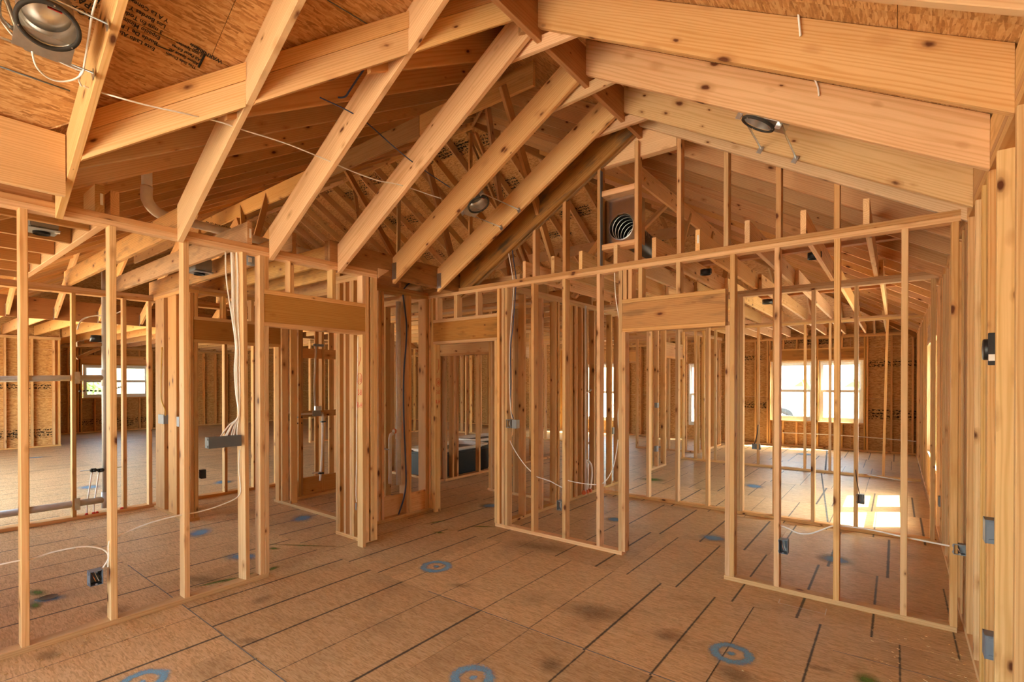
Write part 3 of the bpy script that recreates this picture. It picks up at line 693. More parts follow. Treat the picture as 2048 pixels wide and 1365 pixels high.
# inner walls
I1 = thing('stud_wall', 'closely studded inner partition behind the wall with the thermostat wire', 'wall frame', (-3.57, 5.8, 0))
w3 = Wall(I1, 'Y', -3.53, -1, tint=(0.96, 0.86, 0.74))
w3.plate(4.43, 7.42, 0.0, name='bottom_plate'); w3.top(4.43, 7.42)
for a in (4.44, 4.80, 5.18, 5.49, 5.56, 5.86, 5.90, 6.18, 6.55, 6.74, 7.10, 7.36, 7.40): w3.stud(a)
for a in (6.0, 6.30): w3.stud(a, d=0.14, n0=-0.02)
I2 = thing('stud_wall', 'hall partition with a second lower doorway seen through the small door', 'wall frame', (-4.8, 5.7, 0))
w4 = Wall(I2, 'X', 5.70, 1, tint=(0.90, 0.76, 0.62))
w4.plate(-4.88, -3.63, 0.0, name='bottom_plate'); w4.plate(-7.6, -5.90, 0.0, name='bottom_plate'); w4.top(-7.6, -3.63)
for a in (-7.2, -6.8, -6.4, -6.05, -5.98, -4.86, -4.82, -4.40, -4.05, -3.98, -3.72): w4.stud(a)
zc = w4.door(-5.95, -4.86, zt=2.06, tint=(0.92, 0.75, 0.55))
I3 = thing('stud_wall', 'tub wall at the end of the hall with pale posts', 'wall frame', (-5.87, 6.5, 0))
w5 = Wall(I3, 'Y', -5.86, -1, tint=(0.92, 0.78, 0.64))
w5.plate(5.79, 9.3, 0.0, name='bottom_plate'); w5.top(5.79, 9.3)
for a in (5.79, 5.95, 6.06, 6.62, 6.98, 7.05, 7.16, 7.5, 7.9, 8.3): w5.stud(a)
I4 = thing('stud_wall', 'long cross partition over bright floor behind the second doorway', 'wall frame', (-1.5, 6.65, 0))
w6 = Wall(I4, 'X', 6.60, 1, tint=(1.04, 0.97, 0.86))
w6.plate(-3.44, XC - 0.03, 0.0, name='bottom_plate'); w6.top(-3.44, XC - 0.02)
for a in (-2.745, -2.34, -1.945, -1.575, -1.535, -1.168, -0.770, -0.365, 0.28): w6.stud(a)
I5 = thing('stud_wall', 'farther cross partition with a few bowed studs before the twin windows', 'wall frame', (-1.5, 10.5, 0))
w7 = Wall(I5, 'X', 10.5, 1, tint=(1.08, 0.98, 0.84))
w7.plate(-3.60, XC - 0.03, 0.0, name='bottom_plate'); w7.top(-4.6, XC - 0.02)
for a in (-3.585, -3.33, -3.16, -2.93, -2.13, -1.345, -0.955): w7.stud(a)
w7.stud(-0.185, lean=0.05)
I6 = thing('stud_wall', 'stub of studs ending left of the farther room', 'wall frame', (-3.6, 9.1, 0))
w8 = Wall(I6, 'Y', -3.56, -1, tint=(1.02, 0.9, 0.75))
w8.plate(8.75, 9.55, 0.0, name='bottom_plate'); w8.top(8.75, 13.5)
for a in (8.77, 8.81, 9.12, 9.47, 9.51): w8.stud(a)
w8.plate(11.6, 13.4, 0.0, name='bottom_plate')
for a in (11.6, 12.0, 12.4, 12.8, 13.2, 13.36): w8.stud(a)
zc = w8.door(9.55, 10.6, tint=(1.1, 0.95, 0.78))
I7 = thing('stud_wall', 'back partition with doorway headers beyond the inner rooms', 'wall frame', (-6, 10.6, 0))
w9 = Wall(I7, 'X', 11.6, 1, tint=(0.98, 0.84, 0.68))
w9.top(-12, -3.65); w9.plate(-12, -6.2, 0.0, name='bottom_plate'); w9.plate(-5.1, -3.65, 0.0, name='bottom_plate')
for i in range(14): w9.stud(-11.9 + 0.4064 * i)
for a in (-6.2, -5.1, -4.7, -4.3, -3.9): w9.stud(a)
zc = w9.door(-6.16, -5.1, tint=(1.05, 0.9, 0.7))
I8 = thing('stud_wall', 'middle partition of many studs behind the laundry walls', 'wall frame', (-5, 8.6, 0))
w10 = Wall(I8, 'X', 8.75, 1, tint=(0.94, 0.8, 0.66))
w10.top(-9.5, -5.95); w10.plate(-9.5, -7.3, 0.0, name='bottom_plate')
for a in (-9.4, -9.0, -8.6, -8.2, -7.8, -7.35): w10.stud(a)
zc = w10.door(-7.31, -6.3); w10.stud(-6.3); w10.stud(-6.26)
# bathroom beyond partition A
J1 = thing('stud_wall', 'plumbing partition of the left room with grey waste pipes', 'wall frame', (-7.75, 1.8, 0))
w11 = Wall(J1, 'Y', -7.70, -1, 0.14, tint=(0.86, 0.72, 0.52))
w11.plate(-0.2, 4.4, 0.0, name='bottom_plate'); w11.top(-0.2, 4.4)
for a in (0.2, 0.62, 1.05, 1.455, 1.945, 2.215, 2.73, 3.14, 3.55, 3.9): w11.stud(a, d=0.089)
J2 = thing('stud_wall', 'short stub of wide-faced studs with a yellow cable and switch boxes', 'wall frame', (-7, 2.25, 0))
w12 = Wall(J2, 'X', 2.25, 1, 0.14, tint=(0.92, 0.78, 0.56))
w12.plate(-7.62, -6.55, 0.0, name='bottom_plate'); w12.top(-7.62, -6.55)
w12.stud(-7.56, w=0.30); w12.stud(-7.12, w=0.27, z1=2.69); w12.stud(-6.62)
J3 = thing('stud_wall', 'closet wall with an ochre doorway header left of the cable bundle', 'wall frame', (-6.6, 3, 0))
w13 = Wall(J3, 'Y', -6.57, -1, tint=(0.94, 0.82, 0.64))
w13.top(2.25, 4.42); w13.plate(3.40, 4.42, 0.0, name='bottom_plate')
w13.stud(2.30, name='king_stud'); w13.stud(2.342, z1=2.112, name='jack_stud')
zc = w13.door(2.342, 3.40, tint=(0.70, 0.52, 0.28))
for a in (2.35, 2.66, 3.0, 3.36): w13.stud(a, zc, ZT, name='cripple_stud')
w13.stud(3.36, z1=2.112, name='jack_stud'); w13.stud(3.40, name='king_stud'); w13.stud(3.52); w13.stud(3.64)
J4 = thing('stud_wall', 'closet partition with a low bottom plate seen through the left doorway', 'wall frame', (-5.9, 3.4, 0))
w14 = Wall(J4, 'X', 3.375, 1, tint=(0.96, 0.84, 0.68))
w14.plate(-6.74, -4.86, 0.0, name='bottom_plate', tint=(1, 0.88, 0.72)); w14.top(-6.57, -4.86)
for a in (-6.70, -6.55, -4.95): w14.stud(a)
w14.stud(-6.32, w=0.038)
J5 = thing('stud_wall', 'shower alcove framing with deep blocking at floor level', 'wall frame', (-6.75, 4, 0))
w15 = Wall(J5, 'Y', -6.66, -1, tint=(0.90, 0.76, 0.60))
w15.plate(3.5, 4.42, 0.0, name='bottom_plate')
board(J5, 'blocking', w15.P(3.5, 0.02, 0.155), w15.P(4.42, 0.02, 0.155), 0.235, 0.038, tint=(0.95, 0.80, 0.58))
for a in (3.72, 4.05, 4.30): w15.stud(a)
board(J5, 'blocking', w15.P(3.72, 0.03, 2.05), w15.P(4.32, 0.03, 2.05), 0.14, 0.038, tint=(0.9, 0.76, 0.6))
board(J5, 'blocking', w15.P(3.72, 0.03, 1.18), w15.P(4.32, 0.03, 1.18), 0.089, 0.038, tint=(0.9, 0.76, 0.6))
w15b = Wall(J5, 'X', 4.42, 1, tint=(0.88, 0.74, 0.58)); w15b.plate(-7.7, -4.8, 0.0, name='bottom_plate'); w15b.top(-7.7, -4.85)
for a in (-7.5, -7.1, -6.6, -6.35, -6.28, -6.1, -5.7, -5.3, -4.95): w15b.stud(a)

# ceiling joists
jb_ = thing('ceiling_joist_row', 'pale ceiling joists resting on the partition plate below the gable studs', 'joists', (-1, 7, ZP))
for xj in (-3.20, -2.83, -2.50, -2.12, -1.74, -1.352, -0.958, -0.563, -0.172):
    for ya, yb_ in ((YB + 0.012, 6.68), (6.62, 10.55), (10.52, 14.2)):
        board(jb_, 'joist', (xj + (0.04 if ya > 6 and ya < 9 else 0), ya, ZP + 0.092), (xj + (0.04 if ya > 6 and ya < 9 else 0), yb_, ZP + 0.092), 0.184, 0.038, tint=(1.15, 1.10, 1.02))
    box(jb_, 'paper_tag', (xj + 0.004, YB + 0.0105, ZP + 0.10), (0.014, 0.002, 0.07), 'paper_label') if xj in (-1.352,) else None
hs_ = thing('joist_strongback', 'low board laid along the joists behind the gable studs', 'board', (-1, 6.3, ZP + 0.18))
board(hs_, 'board', (-3.3, 5.75, ZP + 0.20), (0.3, 5.75, ZP + 0.20), 0.038, 0.089, tint=(0.62, 0.42, 0.33))
board(hs_, 'board', (-3.3, 8.6, ZP + 0.20), (0.3, 8.6, ZP + 0.20), 0.038, 0.089, tint=(0.72, 0.42, 0.30))
ja_ = thing('ceiling_joist_row', 'ceiling joists running left from the plate of the cable partition', 'joists', (-6, 2, ZP))
for yj, tn in ((1.43, (1.05, 0.98, 0.92)), (1.90, (1.05, 0.98, 0.92)), (2.28, (1, 0.93, 0.86)), (2.70, (1, 0.93, 0.86)), (3.10, (1, 0.93, 0.86)), (3.50, (1, 0.9, 0.8)), (3.9, (1, 0.9, 0.8)), (4.25, (1, 0.9, 0.8))):
    x1 = XA - 0.01 if yj < 3 else -4.72
    board(ja_, 'joist', (-7.83, yj, ZP + 0.092), (x1, yj, ZP + 0.092), 0.184, 0.038, mat='blued_timber', tint=(tn[0] * 1.1, tn[1] * 1.15, tn[2] * 1.25))
board(ja_, 'joist_end', (XA - 0.30, 0.935, ZP + 0.092), (XA - 0.012, 0.935, ZP + 0.092), 0.184, 0.05, tint=(0.8, 0.72, 0.55))
box(ja_, 'paper_tag', (XA - 0.011, 0.945, ZP + 0.09), (0.002, 0.016, 0.075), 'paper_label')
box(ja_, 'paper_tag', (XA - 0.009, 1.905, ZP + 0.09), (0.002, 0.016, 0.075), 'paper_label')
jc_ = thing('ceiling_joist_row', 'short dark joists meeting a pale cross beam at the far left ceiling', 'joists', (-6, 0.5, ZP))
board(jc_, 'cross_beam', (-7.7, 1.03, ZP + 0.092), (XA - 0.07, 1.03, ZP + 0.092), 0.184, 0.05, tint=(1.05, 0.98, 0.9))
for xj in (-4.76, -5.33, -5.92, -6.51, -7.06, -7.5):
    board(jc_, 'joist', (xj, -0.2, ZP + 0.092), (xj, 1.0, ZP + 0.092), 0.184, 0.038, tint=(0.85, 0.70, 0.52))
jd_ = thing('ceiling_joist_row', 'ceiling joists over the inner hall and bathrooms', 'joists', (-6, 8, ZP))
for yj in [4.85 + 0.6 * i for i in range(16)]:
    board(jd_, 'joist', (-11.6, yj, ZP + 0.092), (-3.62, yj, ZP + 0.092), 0.184, 0.038, tint=(0.92, 0.78, 0.62))

# big room on the left: girder, hung rafters, joists
gb = thing('girder', 'dark laminated girder with hung rafters over the big left room', 'beam', (-11.8, 2, 2.74))
for dx in (0.0, 0.045):
    board(gb, 'girder_ply', (-11.775 - dx, -0.2, 2.92), (-11.775 - dx, 9.0, 2.92), 0.36, 0.043, tint=(0.36, 0.22, 0.15))
for yk in (1.40, 2.0, 2.61, 3.25, 3.9, 4.5):
    board(gb, 'hung_rafter', (-11.73, yk, 2.84), (-9.0, yk, 2.84 + 2.73 * S), 0.184, 0.038, tint=(0.85, 0.72, 0.58))
    box(gb, 'joist_hanger', (-11.72, yk - 0.022, 2.84), (0.06, 0.003, 0.2), 'galvanized')
jl_ = thing('ceiling_joist_row', 'sunlit orange joists hung beyond the dark girder', 'joists', (-14, 3, 2.8))
for yk in [0.3 + 0.55 * i for i in range(16)]:
    board(jl_, 'joist', (-20.3 if yk > 2.9 else -16.9, yk, 2.90), (-11.83, yk, 2.90), 0.235, 0.038, tint=(1.1, 0.95, 0.8))

# ------------------------------------------------------------------ outside walls
def sheath(root, run, co, s0, s1, z0, z1, holes, face, mat='wall_osb', name='sheathing_panel', th=0.012, first=0.0):
    gs, gz = [s0], [z0]
    q = math.floor((s0 - first) / 1.22) * 1.22 + first
    while q < s1:
        if q > s0 + 0.02: gs.append(q)
        q += 1.22
    gs.append(s1)
    for zz in (1.24, 2.46):
        if z0 < zz < z1: gz.append(zz)
    gz.append(z1)
    for i in range(len(gs) - 1):
        for j in range(len(gz) - 1):
            cells = [(gs[i], gs[i + 1], gz[j], gz[j + 1])]
            for h0, h1, b0, b1 in holes:
                nx = []
                for (a, b, c, d) in cells:
                    if h1 <= a or h0 >= b or b1 <= c or b0 >= d: nx.append((a, b, c, d)); continue
                    if a < h0: nx.append((a, h0, c, d))
                    if h1 < b: nx.append((h1, b, c, d))
                    aa, bb = max(a, h0), min(b, h1)
                    if c < b0: nx.append((aa, bb, c, b0))
                    if b1 < d: nx.append((aa, bb, b1, d))
                cells = nx
            for (a, b, c, d) in cells:
                if (b - a) < 0.02 or (d - c) < 0.02: continue
                g = 0.001
                pl = [(a + g, c + g), (b - g, c + g), (b - g, d - g), (a + g, d - g)]
                if run == 'X': slab(root, name, pl, (0, co + (th if face < 0 else 0), 0) if face < 0 else (0, co, 0), (1, 0, 0), (0, 0, 1), th, mat) if face < 0 else slab(root, name, [(-p[0], p[1]) for p in pl][::-1], (0, co, 0), (-1, 0, 0), (0, 0, 1), th, mat)
                else: slab(root, name, pl, (co, 0, 0), (0, 1, 0), (0, 0, 1), th, mat)
def wrap(root, run, co, s0, s1, z0, z1, holes):
    """unseen backing added outside the sheathing against light leaks, one sheet cut round the openings"""
    cells = [(s0, s1, z0, z1)]
    for h0, h1, b0, b1 in holes:
        nx = []
        for (a, b, c, d) in cells:
            if h1 <= a or h0 >= b: nx.append((a, b, c, d)); continue
            nx += [q for q in ((a, h0, c, d), (h1, b, c, d), (h0, h1, c, b0), (h0, h1, b1, d)) if q[1] - q[0] > 0.01 and q[3] - q[2] > 0.01]
        cells = nx
    vs, fs = [], []
    for (a, b, c, d) in cells:
        k_ = len(vs)
        for t in (co, co + 0.004):
            for q, zz in ((a, c), (b, c), (b, d), (a, d)): vs.append((t, q, zz) if run == 'Y' else (q, t, zz))
        fs += [(k_, k_ + 1, k_ + 2, k_ + 3), (k_ + 7, k_ + 6, k_ + 5, k_ + 4)] + [(k_ + i, k_ + 4 + i, k_ + 4 + (i + 1) % 4, k_ + (i + 1) % 4) for i in range(4)]
    link('wall_light_seal', mesh('wall_light_seal', vs, fs, 'vinyl_white'), root)  # unseen sheet added to keep daylight out of the sheathing joints
def window(name, label, run, co, s0, s1, z0, z1, out):
    """double hung vinyl window; out = outward sign"""
    w = struct(name, label)
    def P(s, n, z): return V((co + out * n, s, z)) if run == 'Y' else V((s, co + out * n, z))
    def bar(nm, sa, sb, za, zb_, n, d):
        c = P((sa + sb) / 2, n, (za + zb_) / 2)
        dims = (d, sb - sa, zb_ - za) if run == 'Y' else (sb - sa, d, zb_ - za)
        box(w, nm, c, dims, 'vinyl_white', bev=0.003)
    f = 0.045; zm = (z0 + z1) / 2
    bar('window_frame', s0, s0 + f, z0, z1, 0.05, 0.085); bar('window_frame', s1 - f, s1, z0, z1, 0.05, 0.085)
    bar('window_frame', s0 + f, s1 - f, z0, z0 + f, 0.05, 0.085); bar('window_frame', s0 + f, s1 - f, z1 - f, z1, 0.05, 0.085)
    for (za, zb_, n) in ((zm - 0.035, z1 - f, 0.065), (z0 + f, zm + 0.035, 0.035)):
        bar('sash_stile', s0 + f, s0 + f + 0.04, za, zb_, n, 0.028); bar('sash_stile', s1 - f - 0.04, s1 - f, za, zb_, n, 0.028)
        bar('sash_rail', s0 + f + 0.04, s1 - f - 0.04, za, za + 0.06, n, 0.028); bar('sash_rail', s0 + f + 0.04, s1 - f - 0.04, zb_ - 0.06, zb_, n, 0.028)
        c = P((s0 + s1) / 2, n, (za + zb_) / 2); dims = (0.004, s1 - s0 - 2 * f - 0.08, zb_ - za - 0.12) if run == 'Y' else (s1 - s0 - 2 * f - 0.08, 0.004, zb_ - za - 0.12)
        box(w, 'pane', c, dims, 'glass')
    return w
# right wall
WC = struct('wall_right', 'outside stud wall along the right edge with grey boxes')
wc = Wall(WC, 'Y', XC, 1, 0.14, tint=(1.05, 0.97, 0.84))
wc.plate(-3.4, 14.25, 0.0, name='bottom_plate'); wc.top(-3.4, 14.25)
for a in (1.28, 1.70, 2.20, 2.24, 2.66, 3.126, 3.39, 3.43, 3.63, 3.90, 4.28): wc.stud(a, w=0.042)
for a in (4.45, 4.62, 4.95, 5.35, 5.70, 6.05, 6.40, 6.58, 6.74, 7.24, 7.28, 9.50, 9.54, 9.95, 10.35, 10.45, 10.62, 11.0, 11.4, 11.8, 12.2, 12.6, 13.0, 13.4, 13.8, 14.15): wc.stud(a)
CW = [(7.33, 8.33), (8.48, 9.48)]
for a in (8.34, 8.43): wc.stud(a, z0=0.6, z1=2.2)
wc.plate(7.32, 9.5, 0.60, name='sill_plate'); wc.door(7.32, 9.5, zt=2.17, mat='blued_timber')
for a in (7.6, 8.0, 8.4, 8.8, 9.2): wc.stud(a, z1=0.60); wc.stud(a, z0=2.50)
sheath(WC, 'Y', XC + 0.141, -3.4, 14.39, 0.0, 3.0, [(7.33, 8.33, 0.64, 2.17), (8.48, 9.48, 0.64, 2.17)], -1)
for i, (a, b) in enumerate(CW): window('window_%d' % (i + 1), 'window in the right wall throwing sun on the floor', 'Y', XC + 0.05, a, b, 0.64, 2.17, 1)
bl = Wall(WC, 'Y', XC, 1)
ys = [y for y in Y_R] + [YB]
for y0, y1 in zip(ys[:-1], ys[1:]):
    board(WC, 'blocking', (XC + 0.02, y0 + 0.04, ZP + 0.08), (XC + 0.02, y1 - 0.002, ZP + 0.08), 0.16, 0.038, tint=(0.95, 0.80, 0.62))
# far wall
WF = struct('wall_back', 'far outside wall of orange strand board with twin bright windows')
wf = Wall(WF, 'X', 14.25, 1, 0.14, tint=(1.0, 0.82, 0.58))
wf.plate(-20.5, XC, 0.0, name='bottom_plate'); wf.top(-20.5, XC)
FW = [(-2.57, -1.62), (-1.50, -0.61)]
sheath(WF, 'X', 14.391, -20.6, 0.52, 0.0, 3.0, [(-2.57, -1.62, 0.66, 2.15), (-1.50, -0.61, 0.66, 2.15), (-4.70, -4.40, 0.4, 2.15), (-8.3, -6.6, 0.4, 2.2)], 1, first=0.36)
for i, (a, b) in enumerate(FW): window('window_%d' % (i + 3), 'bright double hung window in the far wall', 'X', 14.33, a, b, 0.66, 2.15, 1)
window('window_5', 'tall window glimpsed through the inner studs', 'X', 14.33, -4.70, -4.40, 0.4, 2.15, 1)
window('window_6', 'wide window glimpsed through the hall door', 'X', 14.33, -8.3, -6.6, 0.4, 2.2, 1)
for a in (-3.3, -2.95, -2.66, -2.61, -1.60, -1.55, -0.60, -0.55, -0.1, 0.28): wf.stud(a)
for a in (-2.3, -2.0, -1.8, -1.3, -1.05, -0.8): wf.stud(a, z1=0.62); wf.stud(a, z0=2.46)
wf.plate(-2.6, -0.58, 0.62, name='sill_plate'); wf.door(-2.6, -0.58, zt=2.16, mat='blued_timber', tint=(0.9, 0.72, 0.52))
for i in range(40):
    a = -3.7 - 0.4064 * i
    if not (-4.72 < a < -4.4 or -8.35 < a < -6.6): wf.stud(a)
# sheathed partition in the back of the big room
I9 = thing('stud_wall', 'row of thin studs at the back of the big left room', 'wall frame', (-12.4, 9, 0))
w16 = Wall(I9, 'Y', -12.4, -1, tint=(1.0, 0.86, 0.68))
w16.plate(7.2, 11.4, 0.0, name='bottom_plate'); w16.top(7.2, 11.4)
for i in range(11): w16.stud(7.2 + 0.4064 * i)
# left outside walls
WL = struct('wall_left', 'far left outside wall of strand board and studs with a wide window')
wl = Wall(WL, 'Y', -16.9, -1, 0.14, tint=(1.05, 0.92, 0.74))
wl.plate(-0.2, 2.98, 0.0, name='bottom_plate'); wl.top(-0.2, 2.98)
for a in (0.3, 0.7, 1.1, 1.53, 1.955, 2.43, 2.83, 2.93): wl.stud(a)
sheath(WL, 'Y', -17.05, 0.5, 3.0, 0.0, 3.0, [], -1, first=0.55)
wl3 = Wall(WL, 'X', 2.98, -1, 0.14, tint=(1.0, 0.85, 0.62)); wl3.plate(-20.5, -16.9, 0.0, name='bottom_plate'); wl3.top(-20.5, -16.9)
for i in range(9): wl3.stud(-20.4 + 0.42 * i)
sheath(WL, 'X', 2.84, -20.6, -17.04, 0.0, 3.0, [], -1)
wl2 = Wall(WL, 'Y', -20.4, -1, 0.14, tint=(1.0, 0.82, 0.58))
wl2.plate(2.98, 14.25, 0.0, name='bottom_plate'); wl2.top(2.98, 14.25)
for a in (3.0, 3.35, 3.75, 3.98, 4.06, 5.90, 5.96, 6.4, 6.8, 7.2, 7.6, 8.0, 8.4): wl2.stud(a)
wl2.plate(4.1, 5.9, 1.08, name='sill_plate'); wl2.door(4.1, 5.9, zt=2.18, tint=(1.05, 0.88, 0.66))
for a in (4.4, 4.8, 5.2, 5.6): wl2.stud(a, z1=1.08); wl2.stud(a, z0=2.5)
sheath(WL, 'Y', -20.55, 2.98, 14.4, 0.0, 3.0, [(4.14, 5.86, 1.12, 2.18)], -1)
window('window_7', 'wide bright window in the far left wall', 'Y', -20.42, 4.14, 5.86, 1.12, 2.18, -1)

# unseen wing front added behind the camera; its opening sets the daylight inside
WN = struct('wall_front', 'unseen front walls behind the view, added to shape the daylight')
wnf = Wall(WN, 'X', -3.40, -1, 0.14)
wnf.plate(-4.26, XC + 0.14, 0.0, name='bottom_plate'); wnf.top(-4.26, XC + 0.14)
for i in range(12): 
    a = -4.25 + 0.4064 * i
    if not -4.15 < a < -1.05: wnf.stud(a)
sheath(WN, 'X', -3.56, -4.4, 0.52, 0.0, 2.80, [(-4.1, -1.0, 0.05, 2.6)], 1)
for (a, b) in ((-4.75, -3.3), (-3.3, -1.905), (-1.905, -0.6), (-0.6, 0.62)):
    slab(WN, 'gable_panel', [(a, 2.80), (b, 2.80), (b, max(2.81, min(zl(b), zr(b)) + RV)), (a, max(2.81, min(zl(a), zr(a)) + RV))], (0, -3.40, 0), (1, 0, 0), (0, 0, 1), 0.012, 'wall_osb')
wfq = Wall(WN, 'X', -0.06, -1, 0.14); wfq.plate(-20.5, -15.0, 0.0, name='bottom_plate'); wfq.top(-20.5, -15.0)  # unseen stretch added to cut daylight on the far left wall
for i in range(14): wfq.stud(-20.4 + 0.4064 * i)
sheath(WN, 'X', -0.22, -20.6, -15.0, 0.0, 2.60, [], 1)
wfr = Wall(WN, 'X', -0.06, -1, 0.14)
wfr.plate(-7.8, -4.26, 0.0, name='bottom_plate'); wfr.top(-7.8, -4.26)
for i in (0, 1, 7, 8): wfr.stud(-7.7 + 0.4064 * i)
sheath(WN, 'X', -0.22, -7.9, -4.3, 0.0, 2.60, [(-6.9, -5.5, 1.5, 2.4)], 1)  # high opening added to brighten the left room's joists
wrap(WC, 'Y', XC + 0.158, -3.4, 14.45, -0.3, 3.0, [(7.33, 8.33, 0.64, 2.17), (8.48, 9.48, 0.64, 2.17)])
wrap(WF, 'X', 14.408, -20.7, 0.52, -0.3, 3.0, [(-2.57, -1.62, 0.66, 2.15), (-1.50, -0.61, 0.66, 2.15), (-4.70, -4.40, 0.4, 2.15), (-8.3, -6.6, 0.4, 2.2)])
wrap(WL, 'Y', -20.575, 2.85, 14.45, -0.3, 3.0, [(4.14, 5.86, 1.12, 2.18)])
wrap(WL, 'Y', -17.07, 0.5, 3.0, -0.3, 3.0, [])
wrap(WL, 'X', 2.825, -20.6, -17.05, -0.3, 3.0, [])
for y0, y1 in ((-0.25, 1.5), (1.5, 3.0), (3.0, 4.5), (4.5, 6.0), (6.0, YMAIN), (YMAIN, 8.6), (8.6, 10.1), (10.1, 11.6), (11.6, 13.1), (13.1, 14.5)):
    za, zb2 = (zf(y0), zf(y1)) if y1 <= YMAIN else (zb(y0), zb(y1))
    slab(WL, 'gable_panel', [(y0, 2.77), (y1, 2.77), (y1, max(2.78, zb2 + RV)), (y0, max(2.78, za + RV))], (-20.6, 0, 0), (0, 1, 0), (0, 0, 1), 0.012, 'wall_osb')

# ------------------------------------------------------------------ outside, seen through the windows
nh = thing('neighbour_house', 'pale brick house across the yard beyond the twin windows', 'house', (-4, 46, -0.5))
box(nh, 'brick_wall', (-6, 46, 2.2), (22, 6, 5.4), 'brick_far')
prism(nh, 'roof', [(42.4, 4.9), (49.6, 4.9), (46, 7.6)], 'X', -17.6, 5.6, 'shingle')
for xx in (-12, -8.2, -5.0, -1.6, 2): box(nh, 'house_window', (xx, 42.97, 2.9), (1.5, 0.1, 1.3), 'box_plastic')
tl = thing('box_trailer', 'white box trailer with a wheel and green striped emblem outside the twin windows', 'trailer', (-2, 24.5, -0.5))
box(tl, 'trailer_body', (-2.2, 25.2, 1.45), (6.6, 2.2, 2.1), 'vinyl_white', bev=0.05)
box(tl, 'chassis_rail', (-2.2, 24.2, 0.33), (7.2, 0.12, 0.16), 'galvanized')
for xx in (-3.9, -4.95): 
    wh = lathe(tl, 'wheel', [(0.001, -0.08), (0.26, -0.08), (0.27, -0.11), (0.44, -0.11), (0.47, -0.07), (0.47, 0.07), (0.44, 0.11), (0.001, 0.11)], (xx, 24.05, 0.02), (0, 1, 0), 'rubber')
    lathe(wh, 'wheel_rim', [(0.001, -0.10), (0.08, -0.115), (0.22, -0.09), (0.25, -0.10), (0.25, -0.02)], (xx, 24.04, 0.02), (0, 1, 0), 'galvanized')
for xx in (-3.35, -1.55):
    for i, (dx, w_) in enumerate(((0.0, 0.16), (0.26, 0.15), (0.46, 0.15))):
        prism(tl, 'emblem_stripe', [(xx + dx + 0.18, 1.72), (xx + dx + 0.18 + w_, 1.72), (xx + dx + 0.44 + w_ * 0.8, 1.30), (xx + dx + 0.40, 1.30)], 'Y', 24.085, 24.095, 'green_print')
    prism(tl, 'emblem_stripe', [(xx - 0.12, 1.42), (xx + 0.2, 1.66), (xx + 0.26, 1.42)], 'Y', 24.085, 24.095, 'green_print')
sh = thing('shrub', 'sunlit green shrub outside the wide left window', 'shrub', (-25, 5.3, -0.5))
vs, fs = [], []
for i in range(900):
    a, b, r_ = R() * 6.283, R() * 2 - 1, R() ** 0.4
    p = V((math.cos(a) * math.sqrt(1 - b * b) * 0.9, math.sin(a) * math.sqrt(1 - b * b) * 1.0, b * 1.1)) * r_ + V((-25.2, 5.0, 0.75))
    u = V((R() - 0.5, R() - 0.5, R() - 0.5)).normalized() * 0.09; w_ = u.orthogonal().normalized() * 0.045
    k_ = len(vs); vs += [p - u, p + w_, p + u, p - w_]; fs.append((k_, k_ + 1, k_ + 2, k_ + 3))
fo = link('foliage', mesh('foliage', vs, fs, 'leaf'), sh); fo['kind'] = 'stuff'
tube(sh, 'stem', [V((-25.2, 5.0, -0.55)), V((-25.2, 5.0, 0.8))], 0.04, 'mouldy_timber', 6, 1)

# ------------------------------------------------------------------ floor markings
def mark(px_, rx, ry, mat, rot=0.0):
    c = at('Z', 0, *px_)
    me = _cache.get(('mark', mat))
    if not me:
        me = mesh('paint_mark', [(-1.25, -1.25, 0), (1.25, -1.25, 0), (1.25, 1.25, 0), (-1.25, 1.25, 0)], [(0, 1, 2, 3)], mat); _cache[('mark', mat)] = me
    link('paint_mark', me, floor, Matrix.Translation((c.x, c.y, 0.0012 + 0.0004 * R())) @ Matrix.Rotation(rot, 4, 'Z') @ Matrix.Diagonal((rx, ry, 1, 1)))
for p, r_ in (((872, 1134), 0.17), ((1463, 1308), 0.15), ((945, 1356), 0.15), ((285, 1364), 0.15)): mark(p, r_, r_, 'blue_spray', R() * 6)
for p, a, b in (((605, 1037), 0.24, 0.18), ((400, 1066), 0.24, 0.16), ((487, 1114), 0.24, 0.14), ((1428, 1077), 0.17, 0.2), ((1670, 1120), 0.2, 0.2), ((1508, 973), 0.2, 0.25), ((1230, 1040), 0.17, 0.16), ((980, 1012), 0.2, 0.18), ((95, 1199), 0.16, 0.10), ((770, 992), 0.25, 0.1), ((68, 916), 0.3, 0.14), ((180, 975), 0.3, 0.2), ((1610, 909), 0.3, 0.3), ((447, 965), 0.25, 0.2), ((1310, 895), 0.4, 0.3)): mark(p, a, b, 'blue_smear', R() * 3)
for p, a, b, r_ in (((75, 1186), 0.14, 0.06, 0.2), ((70, 1212), 0.12, 0.05, 0), ((470, 1160), 0.16, 0.06, 1.2), ((430, 1166), 0.2, 0.03, 1.4), ((500, 1150), 0.08, 0.05, 1), ((546, 1138), 0.05, 0.09, 0.3), ((548, 1098), 0.09, 0.05, 0.4), ((610, 1092), 0.55, 0.025, 0.56), ((872, 1045), 0.025, 0.25, -0.3), ((878, 1066), 0.10, 0.04, 0.3), ((965, 1054), 0.2, 0.03, 0.6), ((1735, 1362), 0.09, 0.10, 0), ((1305, 960), 0.3, 0.2, 0.3)): mark(p, a, b, 'green_smear', r_)
